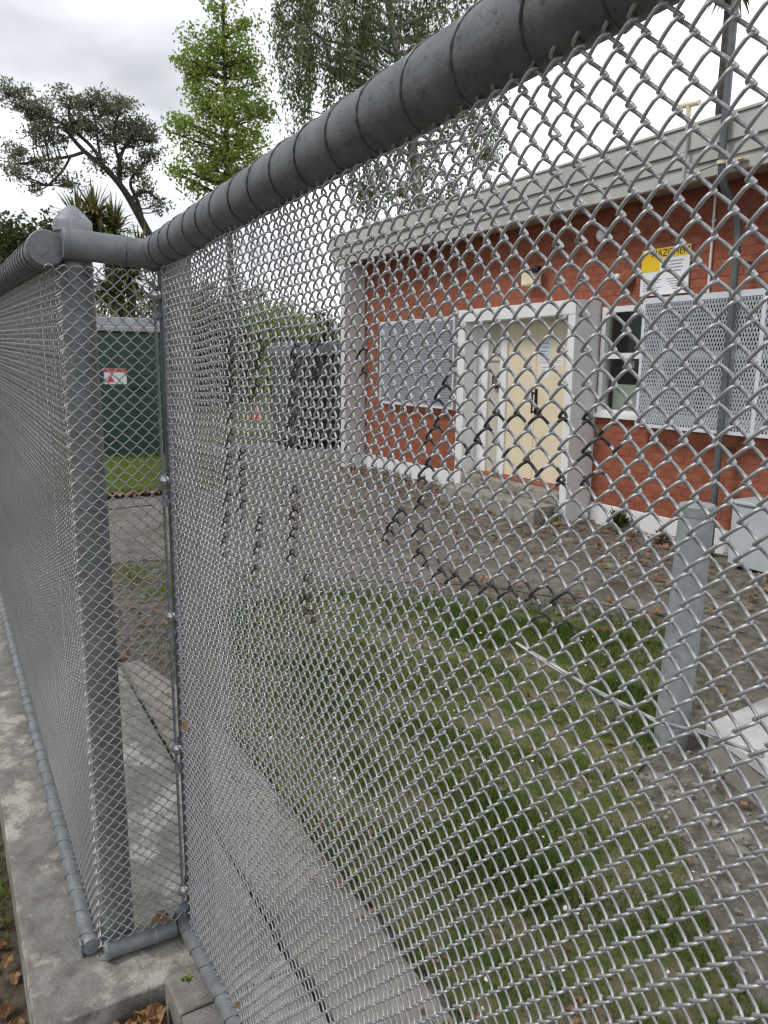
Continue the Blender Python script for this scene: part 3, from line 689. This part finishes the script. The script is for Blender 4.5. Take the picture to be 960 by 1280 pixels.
b = MB(); X0, X1, Yc0, Yc1 = 5.78, 8.8, 13.3, 14.4
b.box(X0, X1, Yc0 + .05, Yc1, .12, 1.72); child(b, 'body', CONTAINER, ct)
b = MB()
for i in range(16):
    x = X0 + .06 + i * .2; b.box(x, x + .1, Yc0, Yc0 + .048, .2, 1.66)
child(b, 'rib', CONTAINER, ct, bevel=.008)
b = MB(); b.box(X0 - .04, X1 + .04, Yc0 - .04, Yc1 + .04, 1.722, 1.95); child(b, 'roof', CONTTOP, ct, bevel=.02)
b = MB(); b.box(X0 + .05, X1, Yc0 + .1, Yc1, -.05, .118); child(b, 'skid', BLACK, ct)
cx_, cy_ = at_z(320, 524, -.04)[:2]; tcn = empty('traffic_cone', 'small orange traffic cone on the ground left of the container', 'cone', loc=(cx_, cy_, 0))
b = MB(); b.lathe([(.13, .03), (.035, .34), (.02, .35)], (cx_, cy_, 0), 16); child(b, 'cone', ORANGE, tcn, smooth=True)
b = MB(); b.box(cx_ - .17, cx_ + .17, cy_ - .17, cy_ + .17, -.04, .03); child(b, 'base', ORANGE, tcn, bevel=.01)

# ============================================================ VEGETATION
LEAF_OLIVE = leaf_mat('olive_leaves', [(0.08, 0.09, 0.06), (0.20, 0.21, 0.13), (0.33, 0.35, 0.25)], .35)
LEAF_LIME = leaf_mat('lime_leaves', [(0.13, 0.20, 0.04), (0.27, 0.37, 0.07), (0.40, 0.48, 0.15)], .5)
LEAF_BIRCH = leaf_mat('willow_leaves', [(0.06, 0.085, 0.035), (0.13, 0.17, 0.07), (0.22, 0.26, 0.12)], .35)
LEAF_DARK = leaf_mat('dark_leaves', [(0.03, 0.05, 0.018), (0.07, 0.1, 0.03), (0.13, 0.15, 0.05)], .3)
LEAF_SPIKE = leaf_mat('spiky_leaves', [(0.06, 0.07, 0.02), (0.13, 0.14, 0.04), (0.25, 0.21, 0.09)], .3)
DRYLEAF = leaf_mat('dry_leaves', [(0.10, 0.045, 0.025), (0.24, 0.12, 0.055), (0.36, 0.22, 0.11), (0.22, 0.06, 0.04)], .15)
GRASSM = leaf_mat('grass_blades', [(0.04, 0.095, 0.014), (0.09, 0.17, 0.028), (0.18, 0.23, 0.05), (0.30, 0.24, 0.11)], .4)
LIMEGRASS = leaf_mat('bright_grass_blades', [(0.10, 0.17, 0.03), (0.2, 0.27, 0.05), (0.3, 0.33, 0.1)], .4)

def rand_unit(n):
    v = rng.normal(size=(n, 3)); return v / np.linalg.norm(v, axis=1)[:, None]
def leaves(C, size, aspect=0.5, droop=None):
    n = len(C); a = rand_unit(n)
    if droop is not None: a = a * (1 - droop) + np.array((0, 0, -1.0)) * droop; a /= np.linalg.norm(a, axis=1)[:, None]
    b_ = np.cross(a, rand_unit(n)); b_ /= np.linalg.norm(b_, axis=1)[:, None] + 1e-9
    s = size * rng.uniform(.6, 1.3, n)[:, None]
    return np.stack([C - a * s, C + b_ * s * aspect, C + a * s, C - b_ * s * aspect], 1)
def tree(name, label, cat, base, trunk, blobs, M, bark, leaf, nclump, per, csize, trad, aspect=.5, droop=None, group=None, hang=0.0, limbs=14, tipr=.02, extra=()):
    """trunk: list of points; blobs: (centre, radii) of crown masses"""
    t = empty(name, label, cat, group, base); base = np.array(base, float)
    b = MB(); T = np.array(trunk, float); b.tube(curve(T, 6), np.linspace(trad, trad * .35, (len(T) - 1) * 6 + 1), 9)
    vol = np.array([np.prod(r) ** .7 for c, r in blobs]); pick = rng.choice(len(blobs), nclump, p=vol / vol.sum())
    u = rand_unit(nclump) * (rng.random(nclump)[:, None] ** .42)
    C = np.array([blobs[i][0] for i in pick]) + u * np.array([blobs[i][1] for i in pick])
    # limbs, then twigs from the nearest limb to the clumps
    S_ = curve(T, 6); SR = np.linspace(trad, trad * .35, len(S_))
    for E in extra:
        q = curve(np.array(E), 6); k = np.argmin(np.linalg.norm(S_ - q[0], axis=1)); rr = np.linspace(min(SR[k] * .8, trad * .55), tipr, len(q))
        b.tube(q, rr, 7); S_ = np.vstack([S_, q]); SR = np.append(SR, rr)
    for i in rng.choice(nclump, min(limbs, nclump), replace=False):
        e_ = C[i]; dv = S_ - e_; dist = np.linalg.norm(dv * np.array((1, 1, .8)), axis=1) + np.where(dv[:, 2] > -.15 * np.linalg.norm(dv, axis=1), .8, 0); j = np.argmin(dist); s_ = S_[j]; L_ = np.linalg.norm(e_ - s_)
        mid = (s_ + e_) / 2 + rng.normal(0, .07, 3) * L_ + np.array((0, 0, -.04 * L_))
        r0 = min(SR[j] * .6, .012 + .02 * L_); b.tube(curve([s_, mid, e_], 5), np.linspace(r0, .006, 11), 5)
    child(b, 'trunk', bark, t, smooth=True)
    cs = csize * rng.uniform(.5, 1.35, nclump)
    D = np.repeat(C, per, 0) + rand_unit(nclump * per) * (rng.random(nclump * per) ** .5 * np.repeat(cs, per))[:, None] * np.array((1, 1, .7)) * .95
    if hang:
        h = rng.random(nclump * per) ** 1.5 * hang * np.repeat(rng.uniform(.3, 1.2, nclump), per)
        D = np.repeat(C, per, 0) + (D - np.repeat(C, per, 0)) * np.array((.6, .6, .6)); D[:, 2] -= h
    tint = np.clip(np.repeat(rng.beta(2, 2, nclump), per) * .65 + rng.random(nclump * per) * .35, 0, 1)
    V = leaves(D, leaf, aspect, droop) - base
    quads_obj('crown', V, M, t, tint)
    return t
def py(p, y): return at_y(p[0], p[1], y)
def blob(px, py_, rx, rz, y, ry=None):
    c = at_y(px, py_, y); k = np.linalg.norm(c - (0, 0, HC)) / math.hypot(F, math.hypot(px - 480, py_ - 640))
    return (c, np.array((rx * k, (ry or rx) * k, rz * k)))
YW = 22
tree('windswept_tree', 'leaning tree with bare twisted limb and open grey green crown against grey sky', 'tree', py((215, 440), YW),
     [py(p, YW) for p in ((215, 440), (200, 320), (178, 277), (163, 250), (150, 230), (128, 206), (105, 190), (80, 160))],
     [blob(18, 118, 20, 14, YW), blob(45, 140, 24, 16, YW), blob(85, 128, 26, 16, YW), blob(120, 130, 26, 14, YW), blob(150, 140, 24, 18, YW), blob(175, 165, 20, 18, YW), blob(185, 195, 14, 14, YW), blob(140, 172, 26, 14, YW), blob(100, 158, 28, 14, YW), blob(60, 172, 28, 12, YW), blob(25, 190, 20, 14, YW), blob(55, 205, 24, 10, YW), blob(20, 212, 14, 7, YW), blob(50, 235, 16, 8, YW), blob(85, 228, 14, 8, YW), blob(165, 215, 20, 12, YW), blob(185, 238, 16, 10, YW), blob(202, 258, 10, 7, YW), blob(125, 205, 12, 8, YW)],
     LEAF_OLIVE, BARK, .050, 230, 66, .34, .13, aspect=.42, limbs=200, tipr=.03,
     extra=[[py(p, YW) for p in q] for q in (((128, 206), (118, 186), (95, 165), (70, 150), (40, 135), (18, 112)), ((105, 190), (88, 196), (60, 200), (25, 205)), ((150, 230), (148, 200), (160, 175), (178, 160)),
            ((128, 206), (122, 180), (120, 150), (110, 128)), ((178, 277), (172, 250), (160, 228), (172, 212)), ((163, 250), (182, 236), (198, 250)), ((95, 165), (85, 150), (88, 125)), ((148, 200), (140, 165), (150, 140)), ((88, 196), (78, 215), (60, 232)))])
YM = 18
tree('columnar_maple', 'tall narrow bright green tree with light airy foliage', 'tree', py((292, 445), YM),
     [py(p, YM) for p in ((292, 445), (288, 330), (285, 240), (283, 150), (280, 60), (278, -60))],
     [blob(280, 20, 32, 40, YM), blob(262, 75, 34, 32, YM), blob(300, 90, 26, 40, YM), blob(250, 120, 24, 26, YM), blob(280, 150, 44, 40, YM), blob(262, 195, 36, 26, YM), blob(305, 185, 28, 26, YM), blob(282, 218, 38, 16, YM), blob(228, 165, 20, 34, YM), blob(325, 130, 18, 44, YM), blob(240, 90, 20, 26, YM), blob(310, 50, 18, 30, YM), blob(225, 215, 16, 14, YM), blob(278, -50, 26, 40, YM), blob(245, 232, 16, 12, YM), blob(325, 210, 16, 14, YM)],
     LEAF_LIME, BARK, .046, 260, 60, .36, .09, aspect=.55, limbs=170)
YB = 19
tree('weeping_birch', 'large weeping tree with drooping grey green sprays beyond the brick building', 'tree', py((526, 460), YB),
     [py(p, YB) for p in ((526, 460), (524, 330), (522, 220), (505, 120), (490, 30), (470, -80))],
     [blob(370, 30, 50, 50, YB), blob(420, 70, 50, 50, YB), blob(400, 10, 70, 40, YB), blob(480, 40, 60, 60, YB), blob(550, 30, 70, 55, YB), blob(460, 110, 50, 40, YB), blob(375, 100, 26, 40, YB), blob(520, 170, 50, 45, YB), blob(600, 150, 40, 60, YB), blob(460, 220, 40, 40, YB), blob(540, 240, 50, 30, YB), blob(610, 215, 32, 30, YB), blob(430, -60, 90, 50, YB), blob(560, -60, 80, 50, YB)],
     LEAF_BIRCH, BIRCHBARK, .060, 520, 84, .42, .20, aspect=.36, droop=.55, hang=1.2, limbs=110)
YD = 20
tree('leafy_tree', 'dark green broad tree peeking over the left fence below the leaning tree', 'tree', py((20, 460), 24),
     [py(p, 24) for p in ((20, 460), (18, 380), (15, 320), (10, 280))],
     [blob(20, 300, 34, 30, 24), blob(50, 320, 30, 36, 24), blob(-10, 320, 40, 50, 24), blob(60, 290, 16, 16, 24), blob(20, 360, 50, 40, 24)],
     LEAF_DARK, BARK, .075, 260, 40, .6, .14, aspect=.5, limbs=20)
# cabbage tree: spiky heads
def spiky(name, label, cat, base, heads, trunk_pts, n, ln, M, group=None, wid=.035, down=.0):
    t = empty(name, label, cat, group, base); base = np.array(base, float); b = MB()
    for T in trunk_pts: b.tube(curve(T, 5), np.linspace(.10, .07, (len(T) - 1) * 5 + 1), 8)
    child(b, 'trunk', BARK, t, smooth=True)
    V = []; tint = []
    for c, s in heads:
        c = np.array(c)
        for i in range(n):
            a = rng.random() * 2 * math.pi; el = math.asin(rng.uniform(-.75 + down, 1)); L_ = ln * s * rng.uniform(.7, 1.1)
            d = np.array((math.cos(a) * math.cos(el), math.sin(a) * math.cos(el), math.sin(el))); side = np.cross(d, (0, 0, 1)); side /= np.linalg.norm(side) + 1e-6
            p1 = c + d * L_ * .55; p2 = c + d * L_ + np.array((0, 0, -.25 * L_ * math.cos(el)))
            w = wid * s; k = rng.random()
            V.append([c - side * w * .5, p1 - side * w, p1 + side * w, c + side * w * .5]); V.append([p1 - side * w, p2 - side * .003, p2 + side * .003, p1 + side * w]); tint += [k, k]
    quads_obj('crown', np.array(V) - base, M, t, np.array(tint)); return t
YC = 17
bs = py((150, 450), YC)
spiky('cabbage_tree', 'spiky leaved cabbage tree just behind the domed corner post', 'tree', bs,
      [(py((118, 272), YC), .8), (py((142, 290), YC), .8), (py((98, 282), YC), .8), (py((160, 350), YC), .9), (py((175, 320), YC), .7), (py((140, 370), YC), .8)],
      [[bs, py((148, 360), YC), py((138, 285), YC)], [bs, py((140, 340), YC), py((118, 272), YC)], [bs + (.25, 0, 0), py((165, 390), YC), py((160, 350), YC)]], 150, 1.0, LEAF_SPIKE)
c9 = np.array((8.6, 6.42, 6.3)); bs = np.array((8.62, 6.45, -.06))
h9 = at_x(917, -32, 8.6)
spiky('palm_tree', 'spiky palm crown showing at the very top edge behind the mast pipe', 'tree', (h9[0], h9[1], -.06), [(h9, 1.0)], [[(h9[0], h9[1], -.06), (h9[0], h9[1], h9[2] * .5), h9]], 90, .46, LEAF_SPIKE, wid=.03, down=-.2)
# background shrubs and far trees, each on its own
spec = [(255, 400, 40, 40, 26, LEAF_DARK, 'dark rounded shrub behind the green cabinet'),
        (300, 395, 46, 46, 30, LEAF_BIRCH, 'grey green spreading tree seen through the big panel left of the container'),
        (352, 408, 34, 26, 27, LEAF_LIME, 'yellow green bush above the container roof'),
        (405, 415, 30, 22, 34, LEAF_DARK, 'small dark tree peeking over the container next to the building corner'),
        (215, 385, 40, 50, 32, LEAF_DARK, 'tall dark tree behind the green cabinet and the corner posts'),
        (130, 400, 60, 60, 36, LEAF_DARK, 'wide dark tree far behind the cabbage tree'),
        (60, 400, 60, 46, 38, LEAF_BIRCH, 'pale green tree far along the left fence'),
        (-40, 390, 60, 60, 40, LEAF_DARK, 'dark tree at the far end of the left fence'),
        (330, 440, 60, 24, 40, LEAF_DARK, 'low dark shrub line far behind the container')]
for px, pyy, rx, rz, y, M, lab in spec:
    c, r = blob(px, pyy, rx, rz, y); g = np.array((c[0], c[1], -.05))
    tree('background_tree', lab, 'tree', g, [g, (g + c) / 2, c], [(c, r), (c + (r[0] * .5, 0, -r[2] * .5), r * .7), (c + (-r[0] * .5, 0, -r[2] * .4), r * .7), (g + (0, 0, max(.6, (c[2] - r[2]) * .5)), np.array((r[0] * .9, r[0] * .7, max(.6, (c[2] - r[2]) * .55))))],
         M, BARK, .12, 150, 20, .75, .12, limbs=10, group='trees and shrubs along the back of the yard')
# far hedge as a mass
n = 26000; hx = rng.uniform(-30, 60, n); hy = 46 + rng.normal(0, 1.2, n); hz = rng.random(n) ** .8 * (2.6 + .7 * np.sin(hx * .7) + .5 * np.sin(hx * 1.9))
tag(quads_obj('far_woodland', leaves(np.stack([hx, hy, hz], 1), .3, .6), LEAF_DARK, None, rng.random(n)), kind='stuff')

# grass
def inside(poly, x, y):
    c = np.zeros(len(x), bool); n = len(poly); j = n - 1
    for i in range(n):
        xi, yi = poly[i]; xj, yj = poly[j]
        k = ((yi > y) != (yj > y)) & (x < (xj - xi) * (y - yi) / (yj - yi + 1e-12) + xi); c ^= k; j = i
    return c
def blades(n, x, y, z, h, w, name, M, tint):
    a = rng.random(n) * 2 * math.pi; d = np.stack([np.cos(a), np.sin(a), np.zeros(n)], 1); ln = rng.random(n) * .9
    b2 = rng.random(n) * 2 * math.pi; t = np.stack([np.cos(b2) * ln, np.sin(b2) * ln, np.ones(n)], 1) * h[:, None]
    P = np.stack([x, y, z], 1); w = np.asarray(w)[:, None] if np.ndim(w) else w
    V = np.stack([P - d * w, P + d * w, P + t], 1)
    return quads_obj(name, V, M, None, tint, 3)
pl = lawn_poly(); n = 230000
x = rng.uniform(.92, 3.8, n); y = rng.uniform(-.6, 4.8, n); k = inside([(0.9, -1.5)] + pl[1:-1] + [(.9, 3.9)], x, y)
pn = np.sin(x * 5.1 + 1.3 * np.sin(y * 3.7)) + np.sin(y * 4.3 + 1.7 * np.sin(x * 6.1)) + .6 * np.sin(x * 13 + y * 9)
k &= rng.random(n) < np.clip(.46 + .36 * pn, .05, 1) * np.clip((x - .9) / .35, .12, 1)
x, y, pn = x[k], y[k], pn[k]; n = len(x)
h = rng.uniform(.015, .05, n) * np.clip(1 + .4 * pn, .5, 2.0)
tag(blades(n, x, y, np.full(n, -.042), h, rng.uniform(.0014, .0026, n), 'grass', GRASSM, np.clip(.54 - .15 * pn + rng.normal(0, .26, n), 0, 1)), kind='stuff')
# tufts spilling over the lawn edge and path
n = 4200; ei = rng.integers(5, 11, n); t = rng.random(n); pa = np.array(pl)
A = pa[ei]; B = pa[ei + 1 - (ei == 11) * 12]; P = A + (B - A) * t[:, None] + rng.normal(0, .10, (n, 2))
tag(blades(n, P[:, 0], P[:, 1], np.full(n, -.045), rng.uniform(.02, .07, n), .0024, 'edge_grass', GRASSM, rng.random(n) * .6), kind='stuff')
n = 42000; x = rng.uniform(.66, 4.4, n); y = 9.4 + rng.random(n) ** 1.6 * 9 + np.clip(x - 2.9, 0, 9) ** 1.3 * 3.5
tag(blades(n, x, y, np.full(n, -.042), rng.uniform(.05, .14, n), rng.uniform(.005, .009, n), 'verge_grass', LIMEGRASS, np.clip(rng.normal(.5, .25, n), 0, 1)), kind='stuff')
n = 5200; y = rng.uniform(-.8, 3.6, n); kk = np.sin(y * 7) + np.sin(y * 17 + 1) > -.3; y = y[kk]; n = len(y)
tag(blades(n, .965 + rng.normal(0, .03, n) - .14 * np.clip((y - 2.6) / 1.35, 0, 1) ** 2, y, np.full(n, -.03), rng.uniform(.03, .075, n), .002, 'edge_grass', GRASSM, rng.random(n)), kind='stuff')
# weeds among the soil behind the kerb
n = 1300; cx = rng.choice(24, n); wx = rng.uniform(1.12, 1.9, 24); wy = rng.uniform(4.0, 6.0, 24)
tag(blades(n, wx[cx] + rng.normal(0, .07, n), wy[cx] + rng.normal(0, .09, n), np.full(n, -.054), rng.uniform(.02, .08, n), .005, 'weeds', LIMEGRASS, rng.random(n)), kind='stuff')
# daisies
n = 260; x = rng.uniform(1, 3.7, n); y = rng.uniform(0, 4.6, n); k = inside(pl, x, y); x, y = x[k], y[k]
b = MB()
for i in range(len(x)):
    r = rng.uniform(.004, .008); a = np.arange(8) * math.pi / 4; z = rng.uniform(-.02, .0); tx = rng.normal(0, .25, 2)
    V = [(x[i], y[i], z + .002)] + [(x[i] + r * math.cos(q), y[i] + r * math.sin(q), z + r * (tx[0] * math.cos(q) + tx[1] * math.sin(q))) for q in a]
    b.add(V, [(0, 1 + j, 1 + (j + 1) % 8) for j in range(8)])
tag(b.obj('daisies', WHITE), kind='stuff')
# dry leaves: masses, and single ones near the kerb
def leaf_shape(L_=.05, seed=0):
    r = np.random.default_rng(seed); n = 7; V = []; f = []
    for i in range(n):
        t = i / (n - 1); w = L_ * .32 * math.sin(math.pi * (t * .92 + .04)) ** .8 * r.uniform(.75, 1.15); z = L_ * (.28 * math.sin(math.pi * t) * r.uniform(.5, 1.2) + .1 * r.normal() * .3); cu_ = L_ * r.uniform(.05, .22)
        V += [(L_ * (t - .5), -w, z + cu_), (L_ * (t - .5), 0, z), (L_ * (t - .5), w, z + cu_ * r.uniform(.3, 1.2))]
    for i in range(n - 1):
        for j in range(2): f.append((i * 3 + j, i * 3 + j + 1, i * 3 + j + 4, i * 3 + j + 3))
    return np.array(V), f
def litter(name, x, y, z, size, M=DRYLEAF):
    b = MB()
    shapes = [leaf_shape(1, s) for s in range(6)]
    for i in range(len(x)):
        V, f = shapes[i % 6]; a = rng.random(3) * (2 * math.pi, .9, .9) - (0, .45, .45)
        Rm = np.array(Matrix.Rotation(a[0], 3, 'Z') @ Matrix.Rotation(a[1], 3, 'X') @ Matrix.Rotation(a[2], 3, 'Y'))
        b.add((V * size[i]) @ Rm.T + (x[i], y[i], z[i]), f, tint=float(np.clip(rng.beta(1.6, 1.8), .01, 1)))
    return tag(b.obj(name, M), kind='stuff')
n = 1090; x = np.concatenate([5.78 - np.abs(rng.normal(0, .55, 700)), rng.uniform(2.2, 5.0, 260), rng.uniform(1.0, 3.0, 130)]); y = np.concatenate([rng.uniform(2.6, 10.4, 700), rng.uniform(1.5, 8, 260), rng.uniform(.6, 4.4, 130)])
litter('leaf_litter', x, y, np.full(n, -.035), np.where(x < 3.2, .5, 1) * rng.uniform(.035, .08, n))
n = 150; litter('leaf_litter', rng.normal(.97, .07, n), rng.uniform(-.3, 4.0, n), np.full(n, .002), rng.uniform(.012, .035, n))
n = 160; litter('leaf_litter', rng.uniform(.7, 2.6, n), rng.normal(9.35, .07, n) + np.clip(rng.normal(0, .02, n), 0, 1), np.full(n, -.02), rng.uniform(.06, .12, n))
n = 320; litter('leaf_litter', rng.uniform(-.6, .05, n), rng.uniform(.9, 2.6, n), rng.uniform(-.185, -.165, n), rng.uniform(.025, .06, n))
n = 120; litter('leaf_litter', rng.uniform(.68, 1.8, n), rng.uniform(3.9, 6.2, n), np.full(n, -.04), rng.uniform(.03, .07, n))
# the step in the kerb holds a drift of single leaves
lm = []
for s in range(8):
    V, f = leaf_shape(.062, 50 + s); b = MB(); b.add(V, f, tint=.25 + .09 * s); lm.append(b.mesh('fallen_leaf', DRYLEAF))
for i in range(110):
    px, pyy = max(.08, .335 - abs(rng.normal(0, .13))), 1.675 - abs(rng.normal(0, .06))
    o = inst('fallen_leaf', lm[i % 8], None, (px, pyy, max(-.165, -.022 - .22 * math.hypot(px - .335, pyy - 1.675) - .05 * rng.random() ** 2)), (rng.uniform(-.7, .7), rng.uniform(-.7, .7), rng.random() * 6.28), [rng.uniform(.6, 1.15)] * 3)
    tag(o, 'dry brown curled leaf in the drift in the step of the kerb', 'leaf', 'dry leaves drifted in the kerb step')
for p, y_, lab, sc in (((230, 908), None, 'dry orange leaf stuck upright in the mesh beside the inner corner post', .8), ((200, 1152), 1.86, 'dry tan leaf lying on the short bottom rail', 1.0), ((296, 1256), None, 'small orange leaf caught where the big panel meets its bottom rail', .45)):
    c = at_y(p[0], p[1], y_) if y_ else at_x(p[0], p[1], MX - .012)
    o = inst('fallen_leaf', lm[5 if sc < .9 else 6], None, c, (1.2, .4, .9) if sc < .9 else (.3, .2, .5), [sc] * 3); tag(o, lab, 'leaf')
# rubble in the soil, verge debris
b = MB()
for i in range(1500):
    zone = i % 3
    if zone == 0: c = (rng.uniform(.68, 1.6), rng.uniform(4.0, 6.2), -.05)
    elif zone == 1: c = (rng.uniform(1.7, 2.6), rng.uniform(.6, 2.3), -.05)
    else: c = (rng.uniform(3.2, 5.6), rng.uniform(3, 7), -.05)
    r = .004 + .018 * rng.random() ** 3; V = rand_unit(8) * r * rng.uniform(.7, 1.2, (8, 1))
    V = np.array([(-1, -1, -1), (1, -1, -1), (1, 1, -1), (-1, 1, -1), (-1, -1, 1), (1, -1, 1), (1, 1, 1), (-1, 1, 1)]) * r * .6 * rng.uniform(.6, 1.2, (8, 3))
    b.add(V + c, [(3, 2, 1, 0), (4, 5, 6, 7), (0, 1, 5, 4), (1, 2, 6, 5), (2, 3, 7, 6), (3, 0, 4, 7)])
tag(b.obj('rubble', SLAB), kind='stuff')
n = 2600; x = rng.uniform(-.5, .05, n); y = rng.uniform(1.9, 3.2, n)
kk = (np.sin(y * 5.3) + np.sin(x * 9 + y * 3)) > .4; x, y = x[kk], y[kk]; n = len(x)
tag(blades(n, x, y, np.full(n, -.19), rng.uniform(.02, .07, n), .003, 'street_weeds', LIMEGRASS, rng.random(n)), kind='stuff')
def weed(name, label, c, n, ln, M, w=.012):
    t = empty(name, label, 'plant', None, c); V = []; tint = []
    for i in range(n):
        a = rng.random() * 6.28; el = rng.uniform(.3, 1.4); d = np.array((math.cos(a) * math.cos(el), math.sin(a) * math.cos(el), math.sin(el))); s = np.cross(d, (0, 0, 1.0)); s /= np.linalg.norm(s)
        L_ = ln * rng.uniform(.5, 1); p0 = d * L_ * .15; p1 = d * L_ * .6; p2 = d * L_ + (0, 0, -.2 * L_)
        V.append([p0, p1 - s * w, p2, p1 + s * w]); tint.append(rng.random())
    quads_obj('leaves', np.array(V), M, t, tint); return t
weed('weed_plant', 'small dark leafy weed growing against the white plinth', (5.70, 5.2, -.04), 46, .30, LEAF_DARK, .02)
weed('weed_plant', 'tiny bright green weed in the kerb joint beside the near bottom rail', (0.405, 1.655, .036), 26, .022, LEAF_LIME, .004)
weed('weed_plant', 'red brown withered plant at the foot of the wall behind the bollard', (5.66, 4.62, -.04), 40, .17, DRYLEAF, .02)
weed('weed_plant', 'grassy weed growing at the foot of the near concrete fin', (5.40, 5.74, -.04), 40, .22, LIMEGRASS, .008)
